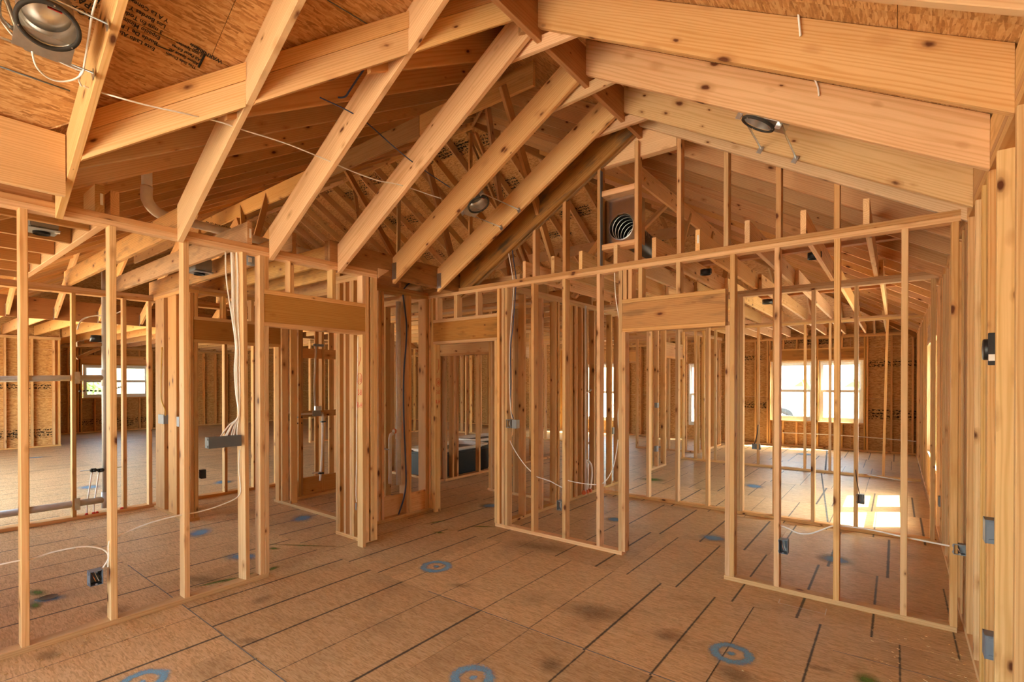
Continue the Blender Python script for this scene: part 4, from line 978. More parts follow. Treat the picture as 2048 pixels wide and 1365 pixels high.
for p, a, b, r_ in (((1100, 1330), 0.10, 0.12, 0.4), ((1470, 1350), 0.16, 0.12, 0.2), ((920, 1172), 0.16, 0.06, 0.5), ((95, 1312), 0.12, 0.08, 0.4), ((500, 1283), 0.12, 0.06, 0.7), ((525, 1200), 0.1, 0.12, 0.2), ((1190, 1225), 0.3, 0.2, 0.1), ((1340, 1272), 0.16, 0.12, 0.9), ((1640, 1338), 0.12, 0.05, 0.1), ((1080, 1095), 0.45, 0.16, 0.2), ((230, 1220), 0.2, 0.1, 0.4), ((400, 1160), 0.3, 0.1, 0.5)): mark(p, a, b, 'dark_smear', r_)
plain('chalk', (0.17, 0.19, 0.20), 0.9, var=0.3)
def strip(name, p0, p1, w_, mat, h=0.0014):
    a, b = V(p0), V(p1); d = (b - a).normalized(); n = V((-d.y, d.x, 0)) * (w_ / 2)
    c = (a + b) / 2
    link(name, mesh(name, [a - n - c, b - n - c, b + n - c, a + n - c], [(0, 1, 2, 3)], mat), floor, Matrix.Translation((c.x, c.y, h)))
strip('chalk_line', (-5.45, 1.405, 0), (-4.27, 1.40, 0), 0.007, 'chalk'); strip('chalk_line', (-4.16, 1.40, 0), (-2.5, 1.385, 0), 0.007, 'chalk')
strip('chalk_line', (-2.9, 2.672, 0), (-0.9, 2.69, 0), 0.008, 'chalk'); strip('chalk_line', (-0.62, 6.8, 0), (-1.05, 10.4, 0), 0.02, 'chalk'); strip('chalk_line', (-0.3, 3.6, 0), (0.3, 3.62, 0), 0.006, 'chalk')
strip('chalk_line', (-1.02, 10.7, 0), (-1.3, 14.0, 0), 0.03, 'chalk')
for a, b in (((1557, 1207), (1650, 1229)), ((1557, 1207), (1560, 1199)), ((1650, 1232), (1653, 1219))): strip('saw_cut', at('Z', 0, *a), at('Z', 0, *b), 0.005, 'paper_label')
lathe(floor, 'pipe_hole', [(0.001, 0.0), (0.05, 0.0), (0.056, 0.002)], at('Z', 0, 97, 1196) + V((0, 0, 0.003)), (0, 0, 1), 'black_plastic')
vs, fs = [], []
def chip(c, L_, w_, a):
    u = V((math.cos(a), math.sin(a), 0)) * L_; n = V((-math.sin(a), math.cos(a), 0)) * w_; k_ = len(vs); z0, z1 = V((0, 0, 0.002)), V((0, 0, 0.005))
    for z in (z0, z1): vs.extend([c - u - n + z, c + u - n + z, c + u + n + z, c - u + n + z])
    fs.extend([(k_ + 3, k_ + 2, k_ + 1, k_), (k_ + 4, k_ + 5, k_ + 6, k_ + 7)] + [(k_ + i, k_ + (i + 1) % 4, k_ + 4 + (i + 1) % 4, k_ + 4 + i) for i in range(4)])
for i in range(60): chip(V((XC - 0.04 - R() ** 2 * 0.5, 3.2 + R() * 1.05, 0)), 0.003 + R() * 0.006, 0.002, R() * 3)
for i in range(70): chip(V((-4.1 + R() * 0.3, 0.4 + R() * 1.7, 0)), 0.003 + R() * 0.008, 0.002, R() * 3)
for i in range(90): chip(V((-4.0 + R() * 4.1, 0.7 + R() * 3.5, 0)), 0.003 + R() * 0.007, 0.002, R() * 3)
cc_ = link('wood_chips', mesh('wood_chips', vs, fs, 'pine'), floor); cc_['kind'] = 'stuff'

# ------------------------------------------------------------------ printing on the boards
def stamp(par, c, x, n, w_, h_):
    x = V(x).normalized(); n = V(n).normalized(); y = n.cross(x)
    M = Matrix((x, y, n)).transposed().to_4x4(); M.translation = V(c) + n * 0.003
    link('ink_stamp', mesh('ink_stamp', [(-w_ / 2, -h_ / 2, 0), (w_ / 2, -h_ / 2, 0), (w_ / 2, h_ / 2, 0), (-w_ / 2, h_ / 2, 0)], [(0, 1, 2, 3)], 'ink_stamp'), par, M)
for (x0, y0, w_, h_) in ((1500, 716, 0.6, 0.14), (1508, 811, 0.6, 0.18), (1580, 683, 0.6, 0.12), (1785, 727, 1.0, 0.16), (1785, 830, 1.2, 0.22), (1640, 684, 0.6, 0.12)):
    stamp(WF, at('Y', 14.388, x0, y0), (1, 0, 0), (0, -1, 0), w_, h_)
for (x0, y0, w_, h_) in ((18, 773, 0.6, 0.14), (70, 773, 0.6, 0.14), (70, 868, 0.9, 0.22), (15, 870, 0.6, 0.2)):
    stamp(WL, at('X', -17.035, x0, y0), (0, 1, 0), (1, 0, 0), w_, h_)
for (x0, y0, w_, h_) in ((185, 845, 1.0, 0.2), (245, 844, 0.6, 0.3), (288, 840, 0.5, 0.2)):
    stamp(WL, at('X', -20.535, x0, y0), (0, 1, 0), (1, 0, 0), w_, h_)
NB = V((0, -S, -1)).normalized(); DB = -(zb(0) + RV - 0.004)
for (x0, y0, w_, h_) in ((945, 290, 1.0, 0.25), (905, 298, 0.9, 0.25), (862, 315, 1.0, 0.3), (745, 360, 1.0, 0.3), (710, 388, 0.9, 0.3), (815, 440, 1.2, 0.3), (770, 445, 0.9, 0.3), (1005, 372, 0.9, 0.3), (985, 395, 0.8, 0.3), (1060, 440, 1.2, 0.3), (1150, 425, 0.8, 0.3), (1345, 470, 1.2, 0.25), (830, 495, 0.9, 0.3), (640, 382, 1.0, 0.3), (865, 510, 0.8, 0.3), (1110, 470, 0.9, 0.2)):
    stamp(ceil, atp((0, S, 1), zb(0) + RV - 0.004, x0, y0), (1, 0, 0), NB, w_, h_)
NL = V((S, 0, -1)).normalized(); DL = zl(0) + RV - 0.003
def lp(x0, y0): return atp((-S, 0, 1), DL, x0, y0)
def block(rows, p0, p1, size, lead, sx=0.8):
    a, b = lp(*p0), lp(*p1); x = (b - a).normalized(); y = NL.cross(x)
    for i, r_ in enumerate(rows):
        text(ceil, 'printed_lettering', r_, a + y * (lead * i) + NL * 0.002, x, NL, size, 'ink', 'LEFT', sx)
XT0, XT1 = (311, 96), (243, 61)
block(['Este Lado Abajo', 'Borde De 1 Panel', 'Espacio Minimo De', '3 mm En Todos', 'Los Bordes Y En', 'Y A La Conexion'], XT0, XT1, 0.031, -0.037, 0.95)
block(['This Side Down', 'Allow Space At', 'All Panel Edges', '3 mm Spacing', 'At Ends'], (393, 134), (331, 102), 0.024, -0.029, 1.0)
block(['WARNING'], (446, 122), (408, 101), 0.032, 0.0, 1.0)
block(['LOADS', 'SPAN 24', 'EXPOSURE', 'SHEATHING', 'RATED'], (186, 30), (145, 6), 0.046, -0.05, 1.0)
for a, b, w_ in (((312, 90), (342, 102), 0.006), ((397, 134), (410, 108), 0.012)):
    A_, B_ = lp(*a) + NL * 0.002, lp(*b) + NL * 0.002; tube(ceil, 'printed_line', [A_, B_], w_ / 2, 'ink', 4, 1)
# blue chalk snapped on the roof panels
for a, b in (((0, 133), (140, 182)), ((655, 0), (735, 48))):
    A_, B_ = lp(*a) + NL * 0.001, lp(*b) + NL * 0.001; tube(ceil, 'snapped_line', [A_, B_], 0.004, 'chalk', 4, 1)

# ------------------------------------------------------------------ electrical boxes
def obox(name, label, c, n, x, w_, h_, d_, mat='box_plastic', wires=2, gangs=1, lid=False, group=None, cat='electrical box'):
    """open plastic box: c centre of the open front, n out of the front, x along its width"""
    n = V(n).normalized(); x = V(x).normalized(); y = n.cross(x)
    t = thing(name, label, cat, V(c) - n * d_ - y * (h_ / 2), group)
    Mx = Matrix((x, y, n)).transposed()
    def L_(a, b, e): return V(c) + x * a + y * b + n * e
    k_ = 0.004
    for (a, b, e, dims) in ((-w_ / 2, 0, -d_ / 2, (k_, h_, d_)), (w_ / 2, 0, -d_ / 2, (k_, h_, d_)), (0, -h_ / 2, -d_ / 2, (w_ + k_, k_, d_)), (0, h_ / 2, -d_ / 2, (w_ + k_, k_, d_))):
        box(t, 'side_wall', L_(a, b, e), dims, mat, Mx, 0.0012)
    box(t, 'back_wall', L_(0, 0, -d_), (w_, h_, k_), mat, Mx, 0.001)
    box(t, 'nail_bracket', L_(-w_ / 2 - 0.004, h_ / 2 - 0.012, -d_ * 0.4), (0.006, 0.016, d_ * 0.5), mat, Mx, 0.001)
    box(t, 'nail_bracket', L_(-w_ / 2 - 0.004, -h_ / 2 + 0.012, -d_ * 0.4), (0.006, 0.016, d_ * 0.5), mat, Mx, 0.001)
    for g in range(gangs):
        gx = -w_ / 2 + w_ * (g + 0.5) / gangs
        for sy in (-1, 1): box(t, 'screw_ear', L_(gx, sy * (h_ / 2 - 0.006), -0.006), (0.012, 0.010, 0.008), mat, Mx, 0.001)
        if g: box(t, 'divider', L_(-w_ / 2 + w_ * g / gangs, 0, -d_ * 0.6), (0.003, h_ * 0.95, d_ * 0.7), mat, Mx)
    for i in range(wires):
        a0 = -w_ * 0.28 + w_ * 0.5 * i / max(1, wires - 1)
        tube(t, 'copper_wire', [L_(a0, h_ * 0.4, -d_ * 0.8), L_(a0 + 0.006, h_ * 0.1, -d_ * 0.35), L_(a0 + 0.018, -h_ * 0.28, -d_ * 0.25)], 0.0022, ('copper', 'paper_label', 'black_plastic')[i % 3], 6, 4)
    if lid: box(t, 'cover', L_(0, 0, 0.001), (w_ + 0.006, h_ + 0.006, 0.003), mat, Mx, 0.001)
    return t
obox('outlet_box', 'blue open box with bare wires on the second left stud', (-4.158, 0.905, 0.352), (1, 0, 0), (0, 1, 0), 0.066, 0.092, 0.07, wires=3)
obox('switch_box', 'long six-gang box under the fan of white cables', (-4.158, 1.70, 1.175), (1, 0, 0), (0, 1, 0), 0.235, 0.08, 0.07, 'box_dark', 0, 6, lid=True)
obox('outlet_box', 'small dark box low on the stud right of the small door', at('Y', 4.328, 1118, 1012) , (0, -1, 0), (1, 0, 0), 0.055, 0.095, 0.07, 'box_gray', 3)
obox('thermostat_box', 'dark box with red wire end beside the small door post', at('Y', 4.328, 1016, 848), (0, -1, 0), (1, 0, 0), 0.06, 0.09, 0.07, 'box_gray', 3)
obox('switch_box', 'grey covered box next to the dark thermostat box', at('Y', 4.345, 1028.5, 849), (0, -1, 0), (1, 0, 0), 0.055, 0.09, 0.06, 'box_gray', 0, lid=True)
obox('outlet_box', 'open box with twisted wires low on the first right stud', at('Y', 4.328, 1566, 1095), (0, -1, 0), (1, 0, 0), 0.058, 0.105, 0.07, 'box_plastic', 3)
obox('outlet_box', 'grey box at the end stud where the low cable stops', at('Y', 4.328, 1920, 1101), (0, -1, 0), (1, 0, 0), 0.06, 0.065, 0.05, 'box_gray', 1)
obox('switch_box', 'blue-grey box at waist height on the right wall', (0.333, 3.215, 0.95), (-1, 0, 0), (0, 1, 0), 0.075, 0.105, 0.07, 'box_plastic', 0, lid=True)
obox('outlet_box', 'blue-grey box near the floor on the right wall', (0.333, 3.215, 0.41), (-1, 0, 0), (0, 1, 0), 0.075, 0.105, 0.07, 'box_plastic', 0, lid=True)
rbx = thing('round_box', 'round black fixture box high on the right wall stud', 'electrical box', (0.36, 3.2, 1.79))
lathe(rbx, 'drum', [(0.001, 0.0), (0.047, 0.0), (0.05, 0.004), (0.05, 0.07), (0.001, 0.07)], (0.325, 3.225, 1.80), (1, 0, 0), 'black_plastic')
box(rbx, 'nail_bracket', (0.352, 3.175, 1.80), (0.03, 0.012, 0.15), 'black_plastic', bev=0.002)
box(rbx, 'paper_label', (0.349, 3.1685, 1.76), (0.022, 0.002, 0.03), 'paper_label')
obox('outlet_box', 'dark box hung on a stud above the sunlit patch', at('Y', 6.588, 1721, 999), (0, -1, 0), (1, 0, 0), 0.065, 0.10, 0.06, 'box_gray', 2)
obox('outlet_box', 'dark box on the farthest partition, near its left end', at('Y', 10.488, 1512, 894), (0, -1, 0), (1, 0, 0), 0.14, 0.10, 0.06, 'box_gray', 2)
obox('outlet_box', 'small box on the right wall beyond the sunlit room', (0.345, 6.70, 0.42), (-1, 0, 0), (0, 1, 0), 0.07, 0.10, 0.05, 'box_gray', 1)
obox('switch_box', 'wide grey box below a yellow cable', at('Y', 2.238, 322, 839), (0, -1, 0), (1, 0, 0), 0.19, 0.11, 0.07, 'box_gray', 0, lid=True)
obox('switch_box', 'narrow blue-grey box right of the yellow cable', at('Y', 2.238, 356, 844), (0, -1, 0), (1, 0, 0), 0.07, 0.11, 0.07, 'box_plastic', 0, lid=True)
obox('outlet_box', 'dark box low beside the closet doorway', at('X', -6.555, 407, 949), (1, 0, 0), (0, 1, 0), 0.05, 0.10, 0.06, 'black_plastic', 0, lid=True)
obox('switch_box', 'three-gang grey box under closet cables', at('X', -6.555, 580, 834), (1, 0, 0), (0, 1, 0), 0.13, 0.10, 0.06, 'box_gray', 3, 3)
obox('outlet_box', 'pale grey box behind the bare studs near the big doorway', at('X', -3.515, 1227, 862), (1, 0, 0), (0, 1, 0), 0.05, 0.10, 0.06, 'box_gray', 0, lid=True)
obox('outlet_box', 'small dark box glimpsed through the big doorway', at('X', -3.545, 1316, 811), (1, 0, 0), (0, 1, 0), 0.08, 0.09, 0.05, 'box_gray', 0, lid=True)
obox('outlet_box', 'dark box standing low by the stub studs', at('X', -3.545, 1315, 898), (1, 0, 0), (0, 1, 0), 0.09, 0.10, 0.05, 'box_gray', 0, lid=True)
def rbox(label, c, h_=0.055, r_=0.052):
    t = thing('ceiling_box', label, 'electrical box', c)
    lathe(t, 'drum', [(0.001, h_), (r_, h_), (r_, 0.0), (r_ * 0.92, 0.0), (r_ * 0.92, h_ * 0.85), (0.001, h_ * 0.85)], c, (0, 0, 1), 'black_plastic')
    box(t, 'nail_bracket', V(c) + V((r_ + 0.004, 0, h_ * 0.6)), (0.008, 0.04, 0.05), 'black_plastic', bev=0.001)
rbox('round black ceiling box over the middle doorway', at('Z', 2.775, 1411, 550))
rbox('round black ceiling box by the joist above the bright room', at('Z', 2.775, 1628, 518))
rbox('square-looking black ceiling box over the sunlit room', at('Z', 2.775, 1535, 608), 0.06, 0.07)
gbx = thing('ceiling_box', 'grey junction drum under the plate beside the cable bundle', 'electrical box', (-4.36, 1.96, 2.70))
lathe(gbx, 'drum', [(0.001, 0.08), (0.05, 0.08), (0.052, 0.0), (0.001, 0.0)], at('X', -4.40, 504, 530), (0, 0, 1), 'box_gray')
box(gbx, 'paper_label', at('X', -4.34, 500, 520), (0.002, 0.03, 0.04), 'paper_label')

# ------------------------------------------------------------------ cables
def cable(label, pts, r_, mat='white_cable', name='cable', seg=7):
    o = tube(None, name, pts, r_, mat, seg, 7); return tag(o, label, 'cable')
def ax(a, v, *p): return [at(a, v, *q) for q in p]
cable('white cable sweeping in from the left edge to the blue box', ax('X', -4.205, (-30, 1137), (0, 1130), (38, 1122), (62, 1119), (110, 1104), (165, 1094), (198, 1097), (213, 1105), (217, 1116), (213, 1126), (206, 1136)), 0.0050)
cable('short white cable stapled above the blue box', ax('X', -4.20, (219, 1083), (217, 1095), (218, 1112), (216, 1135)), 0.0050)
cable('white cable rising from the second to the fourth left stud', ax('X', -4.205, (224, 1078), (240, 1071), (290, 1050), (330, 1038), (370, 1029), (395, 1025), (430, 1015), (465, 1001), (479, 990), (481, 975), (478, 940), (479, 900)), 0.0048)
bu = thing('cable_bundle', 'bundle of white cables dropping from the plate to the six-gang box', 'cables', (-4.2, 1.7, 2.6))
for i, (xa, xm, xe) in enumerate(((451, 468, 441), (462, 469, 450), (464, 471, 453), (467, 472, 462), (473, 474, 467), (474, 476, 474))):
    P_ = [at('X', -4.215 + 0.006 * (i % 3), *q) for q in ((xa, 505), (xa + 2, 560), (xm - 5 + i, 630), (xm + 3, 690), (xm + 1 + (i % 3), 740), (xm + 4, 790), (477 + (i % 2), 832), (xe + (477 - xe) * 0.45, 852), (xe, 874))]
    tube(bu, 'cable', P_, 0.0052, 'white_cable', 7, 7)
cable('white cable running down the post right of the small door', ax('Y', 4.375, (1012, 470), (1016, 500), (1025, 553), (1027, 585), (1022, 650), (1019, 700), (1019, 770), (1021, 815), (1024, 838)), 0.0055)
cable('dark blue cable beside the white one on the door post', ax('Y', 4.38, (1022, 478), (1027, 520), (1032, 556), (1031, 585), (1026, 650), (1021, 700), (1022, 760), (1021, 815), (1027, 838)), 0.0055, 'blue_cable')
cable('white cable sagging from the thermostat box through three studs', ax('Y', 4.392, (1018, 862), (1019, 880), (1033, 907), (1050, 931), (1064, 945), (1074, 954), (1098, 962), (1113, 970), (1125, 976)), 0.0046)
cable('white cable rising through bare studs to the pale grey box', ax('Y', 4.392, (1130, 960), (1150, 965), (1175, 969), (1194, 970), (1206, 967), (1217, 955), (1227, 934), (1233, 905), (1236, 880)), 0.0046)
cable('low white cable crossing the right studs to the end box', ax('Y', 4.392, (1560, 1051), (1575, 1057), (1597, 1067), (1620, 1068), (1645, 1060), (1668, 1052), (1690, 1053), (1740, 1060), (1800, 1073), (1850, 1083), (1890, 1091), (1912, 1095)), 0.0055)
cable('thin white cable dropping from the plate by the middle doorway', ax('Y', 4.385, (1229, 545), (1231, 590), (1236, 625), (1241, 655)), 0.005)
cable('thin white cable on the stud left of the middle doorway', ax('Y', 4.41, (1244, 790), (1236, 830), (1240, 880)), 0.004)
cable('white cable along the twin window wall', ax('Y', 14.235, (1565, 866), (1620, 868), (1720, 874), (1838, 884)), 0.010)
cable('white cable into the right wall of the sunlit room', ax('Y', 10.46, (1735, 950), (1800, 961), (1845, 967), (1878, 971)), 0.009)
cable('short black lead hanging to the box over the sun patch', ax('Y', 6.59, (1711, 940), (1714, 965), (1719, 988)), 0.004, 'black_cable')
cable('pair of leads hanging to the far left box', ax('Y', 10.47, (1516, 850), (1514, 870), (1509, 888)), 0.008, 'black_cable')
PLN = ((-S, 0, 1), zl(0) + 0.10)
def sl(o_, *p): return [atp((-S, 0, 1), zl(0) + o_, *q) for q in p]
cable('long white cable threaded through all the left vault rafters', sl(0.06, (168, 172), (190, 181)) + sl(-0.01, (240, 196), (300, 212), (360, 225)) + sl(0.03, (415, 238), (450, 247), (480, 258)) + sl(0.05, (560, 283), (610, 302), (660, 323), (700, 341), (755, 361), (800, 370), (860, 390), (882, 397)), 0.0045)
cable('dark cable crossing high between the vault rafters', sl(0.14, (640, 195), (720, 236), (795, 300), (840, 335), (900, 375)), 0.0045, 'blue_cable')
cable('white cable stapled down the first vault rafter', sl(0.02, (195, -10), (184, 30), (178, 70), (170, 120), (166, 140), (160, 150), (158, 160), (163, 172)), 0.0048)
cable('white cable looping under the big recessed light', sl(0.01, (65, 95), (66, 112), (74, 135), (95, 155), (120, 163), (145, 160), (162, 150), (168, 138)), 0.0044)
cable('white cable from the left edge past the big recessed light', sl(0.02, (-20, 20), (0, 38), (15, 58), (30, 74), (62, 94), (110, 119), (155, 139), (168, 141)), 0.0048)
cable('blue cable stapled along the third vault rafter', ax('Y', 2.046, (812, -10), (800, 14), (788, 34), (785, 52), (775, 70), (748, 110), (720, 150), (700, 180), (692, 192), (684, 195), (677, 195)), 0.0065, 'blue_cable')
cable('white cable end hanging out of the top right rafter', ax('Y', 2.705, (1593, -10), (1596, 20), (1599, 50), (1601, 72)), 0.0055)
cable('white cable end bent out of the second right rafter', ax('Y', 3.352, (1621, 146), (1629, 158), (1636, 175), (1638, 192)), 0.0052)
cable('yellow cable down a wide stud above the grey box', ax('Y', 2.24, (324, 695), (322, 760), (323, 800), (330, 820), (331, 832)), 0.006, 'yellow_cable')
cable('white cables down the closet jamb to the three-gang box', ax('X', -6.555, (582, 665), (587, 700), (588, 760), (588, 800), (582, 820), (577, 828)), 0.009)
cable('thin white cable taped to the left doorway jamb', ax('Y', 2.968, (716, 673), (715, 740), (713, 830), (713, 920), (712, 985), (713, 1005)), 0.004)
tg = box(None, 'cable_tag', at('Y', 2.966, 712, 1014), (0.016, 0.006, 0.07), 'box_plastic', bev=0.002); tag(tg, 'small blue cap on the cable end by the left jamb', 'cap')
cable('thick blue cable falling through the alcove studs', ax('X', -4.695, (806, 590), (809, 615), (813, 650), (812, 690), (808, 740), (807, 790), (808, 850), (811, 920), (812, 965), (808, 995), (802, 1015), (797, 1030)), 0.010, 'blue_cable')
cable('dark cable arching under the dark beam of the alcove', ax('X', -4.5, (808, 578), (815, 570), (826, 564), (840, 561), (846, 562)), 0.009, 'blue_cable')
cable('white cable looping above the grey waste pipe', ax('X', -7.80, (155, 660), (160, 645), (172, 636), (190, 632), (215, 631), (238, 625), (250, 615), (250, 590)), 0.008)

# ------------------------------------------------------------------ recessed lights
def can(label, c, n, bars_y, r_=0.095, wire=True):
    c = V(c); n = V(n).normalized()           # n out of the opening
    t = thing('recessed_light', label, 'light fixture', c)
    up = V((0, 1, 0)); xs = up.cross(n).normalized(); Mx = Matrix((xs, up, n)).transposed()
    lathe(t, 'reflector', [(r_, 0.0), (r_ * 0.985, -0.045), (r_ * 0.97, -0.085), (r_ * 0.90, -0.088), (r_ * 0.90, -0.094), (r_ * 0.95, -0.097), (r_ * 0.94, -0.155), (0.001, -0.160)], c, n, 'bright_metal', 40)
    lathe(t, 'outer_can', [(r_ * 1.03, -0.004), (r_ * 1.03, -0.165), (0.001, -0.172)], c, n, 'galvanized', 40)
    lathe(t, 'gasket', [(r_ * 0.99, 0.004), (r_ * 1.0, 0.012), (r_ * 1.16, 0.012), (r_ * 1.17, 0.004), (r_ * 1.16, -0.002)], c, n, 'gasket', 40)
    sg = 1 if n.x > 0 else -1
    box(t, 'mounting_plate', c + xs * (r_ * 1.12 * sg) + n * -0.006, (r_ * 1.1, r_ * 2.1, 0.003), 'galvanized', Mx, 0.001)
    box(t, 'wiring_box', c + xs * (r_ * 1.5 * sg) + n * -0.06, (r_ * 0.6, r_ * 1.2, 0.10), 'galvanized', Mx, 0.002)
    for q in (-1, 1):
        a = c + xs * (q * r_ * (1.62 if q == sg else 1.22)) - n * 0.012
        tube(t, 'hanger_bar', [V((a.x, bars_y[0], a.z)), V((a.x, bars_y[1], a.z))], 0.0055, 'galvanized', 6, 1)
        for yy in bars_y:
            box(t, 'hanger_foot', V((a.x, yy + (0.006 if yy > c.y else -0.006) * -1, a.z)) + n * 0.012, (0.034, 0.004, 0.05), 'galvanized', Mx, 0.0008)
    for i in range(3): box(t, 'screw', c + xs * (r_ * 1.08 * math.cos(i * 2.1 + 1)) + up * (r_ * 1.08 * math.sin(i * 2.1 + 1)) + n * 0.013, (0.006, 0.006, 0.003), 'bright_metal', Mx)
    box(t, 'warning_sticker', c + xs * (-r_ * 0.66) + n * -0.03 + up * 0.015, (0.004, 0.05, 0.012), 'red_paint', Mx)
    if wire:
        P_ = [c + xs * (sg * r_ * 1.3) + up * (-r_ * 0.8) - n * 0.03, c + xs * (-r_ * 0.6) + up * (-r_ * 1.55) + n * 0.005, c + xs * (r_ * 0.5) + up * (-r_ * 1.55) + n * 0.0, c + xs * (r_ * 1.1) + up * (-r_ * 1.0) - n * 0.03]
        tube(t, 'flex_conduit', P_, [0.0105 if i % 2 else 0.0088 for i in range(37)], 'galvanized', 10, 12)
    return t
can('big open recessed light between the first rafters, top left', sl(0.0, (97, 50))[0], (S, 0, -1), (0.11, 0.705), 0.10)
can('recessed light hung between the fifth and sixth vault rafters', (-3.085, 3.475, zl(-3.085)), (S, 0, -1), (3.39, 3.978), 0.092, False)
can('recessed light seen from below on the right slope', (-0.70, 3.475, zr(-0.70) - 0.01), (-S, 0, -1), (3.405, 4.022), 0.092, False)
def flatlight(label, c, mat='galvanized'):
    t = thing('ceiling_fixture', label, 'light fixture', c)
    c = V(c); box(t, 'housing', c + V((0, 0, 0.07)), (0.20, 0.16, 0.12), mat, bev=0.004)
    box(t, 'flange', c, (0.22, 0.18, 0.006), mat, bev=0.002); box(t, 'bulb_tag', c + V((0.05, 0.08, -0.005)), (0.03, 0.03, 0.004), 'paper_label')
    lathe(t, 'vent_collar', [(0.05, -0.02), (0.052, 0.0), (0.045, 0.0)], c + V((-0.02, 0, -0.002)), (0, 0, 1), 'black_plastic')
flatlight('grey fan housing in the dark joists at far left', at('Z', 2.80, 84, 463), 'box_gray')
flatlight('grey fan housing between the joists behind the third left stud', at('Z', 2.79, 400, 546), 'box_gray')
t = thing('recessed_light', 'black round can on a short braced shelf in the left plumbing partition', 'light fixture', at('X', -7.80, 192, 690))
cq = at('X', -7.80, 192, 684)
lathe(t, 'can', [(0.001, 0.085), (0.05, 0.08), (0.062, 0.0), (0.055, 0.0), (0.05, 0.07), (0.001, 0.075)], cq, (0, 0, 1), 'black_plastic')
board(t, 'hanger_board', at('X', -7.80, 160, 689), at('X', -7.80, 153, 689), 0.05, 0.09, tint=(0.5, 0.38, 0.26)); board(t, 'shelf_board', at('X', -7.80, 153, 691), at('X', -7.80, 206, 690), 0.035, 0.09, tint=(0.5, 0.38, 0.26)); board(t, 'shelf_brace', at('X', -7.80, 153, 717), at('X', -7.80, 198, 698), 0.035, 0.05, tint=(0.45, 0.33, 0.22))

# ------------------------------------------------------------------ duct in the gable
du = thing('duct_boot', 'sheet metal duct boot with a black flexible duct in the gable', 'duct', (-2.14, 4.5, 2.95))
hc, hr = V((-2.13, 4.50, 3.165)), 0.125
vs, fs = [], []
for i in range(32):
    a = 2 * math.pi * i / 32; cx_, cz_ = math.cos(a), math.sin(a)
    vs.append((cx_ * hr, 0, cz_ * hr))
    # square outline
    m_ = min((0.165 if cx_ > 0 else 0.195) / max(abs(cx_), 1e-6), (0.285 if cz_ > 0 else 0.17) / max(abs(cz_), 1e-6)); vs.append((cx_ * m_, 0, cz_ * m_))
for i in range(32):
    j = (i + 1) % 32; fs.append((2 * i, 2 * j, 2 * j + 1, 2 * i + 1))
link('face_sheet', mesh('face_sheet', vs, fs, 'duct_sheet'), du, Matrix.Translation(hc))
box(du, 'side_sheet', (-2.325, 4.59, 3.22), (0.003, 0.18, 0.46), 'duct_sheet'); box(du, 'side_sheet', (-1.965, 4.59, 3.22), (0.003, 0.18, 0.46), 'duct_sheet')
lathe(du, 'flexible_duct', [(hr, 0.0), (hr * 0.97, 0.25), (hr * 0.97, 0.9), (0.001, 0.95)], hc, (0, 1, -0.12), 'black_plastic', 32)
sp_ = [hc + V((math.cos(i * 0.35) * hr * 0.955, 0.02 + i * 0.0035, math.sin(i * 0.35) * hr * 0.955 - i * 0.0004)) for i in range(110)]
tube(du, 'spiral_wire', sp_, 0.0035, 'bright_metal', 5, 1)
lathe(du, 'collar', [(hr * 1.0, 0.0), (hr * 1.04, -0.004), (hr * 1.05, 0.004), (hr * 1.0, 0.006)], hc, (0, -1, 0), 'bright_metal', 32)
db = thing('duct_blocking', 'two pale blocks framing the duct boot above and below', 'blocking', (-2.14, 4.45, 2.95))
board(db, 'block', (-2.297, 4.47, 3.49), (-1.945, 4.47, 3.49), 0.055, 0.13, tint=(1.2, 1.08, 1.02)); board(db, 'block', (-2.297, 4.47, 2.965), (-1.945, 4.47, 2.965), 0.055, 0.13, tint=(1.2, 1.08, 1.02))
pg = thing('stud_guard', 'blue-grey metal strip along the gable stud beside the duct', 'strip', (-2.295, 4.40, 2.8))
box(pg, 'strip', (-2.294, 4.40, 3.25), (0.004, 0.05, 0.93), 'box_plastic')

# ------------------------------------------------------------------ pipes
wp = thing('waste_pipe', 'grey waste pipes with tee joints in the left plumbing partition', 'pipe', (-7.77, 1.7, 0))
XPp = -7.765
def pp(*q): return ax('X', XPp, *q)
tube(wp, 'branch_pipe', pp((-40, 759), (206, 756)), 0.034, 'grey_pvc', 14, 1)
tube(wp, 'branch_pipe', pp((-40, 1036), (150, 1008), (206, 1000)), 0.040, 'grey_pvc', 14, 1)
tube(wp, 'stack_pipe', [at('X', XPp, 212, 985) * 1.0, at('X', XPp, 212, 985) + V((0, 0, 2.75))], 0.038, 'grey_pvc', 16, 1)
for q in ((207, 756), (207, 1000)):
    c_ = at('X', XPp, *q); lathe(wp, 'tee_joint', [(0.040, -0.10), (0.047, -0.10), (0.047, 0.10), (0.040, 0.10)], V((XPp, at('X', XPp, 212, q[1]).y, c_.z)), (0, 0, 1), 'grey_pvc', 16)
    d_ = at('X', XPp, 152, q[1] + (0 if q[1] < 800 else 7)); box(wp, 'nail_plate', V((-7.695, d_.y, d_.z)), (0.004, 0.05, 0.14), 'galvanized'); lathe(wp, 'fire_caulk', [(0.034, 0.0), (0.05, 0.004), (0.034, 0.02)], V((XPp, d_.y - 0.03, d_.z)), (0, -1, 0), 'red_paint', 14)
st_ = thing('perforated_strap', 'black perforated strap hung across the left window', 'strap', at('X', -7.80, 158, 783))
pts = ax('X', -7.80, (158, 783), (180, 782), (205, 783), (232, 777), (245, 774))
for a, b in zip(pts[:-1], pts[1:]):
    nseg = max(3, int((b - a).length / 0.035))
    for i in range(nseg):
        p0, p1 = a.lerp(b, i / nseg), a.lerp(b, (i + 0.62) / nseg); tube(st_, 'strap_link', [p0, p1], 0.010, 'black_plastic', 5, 1)
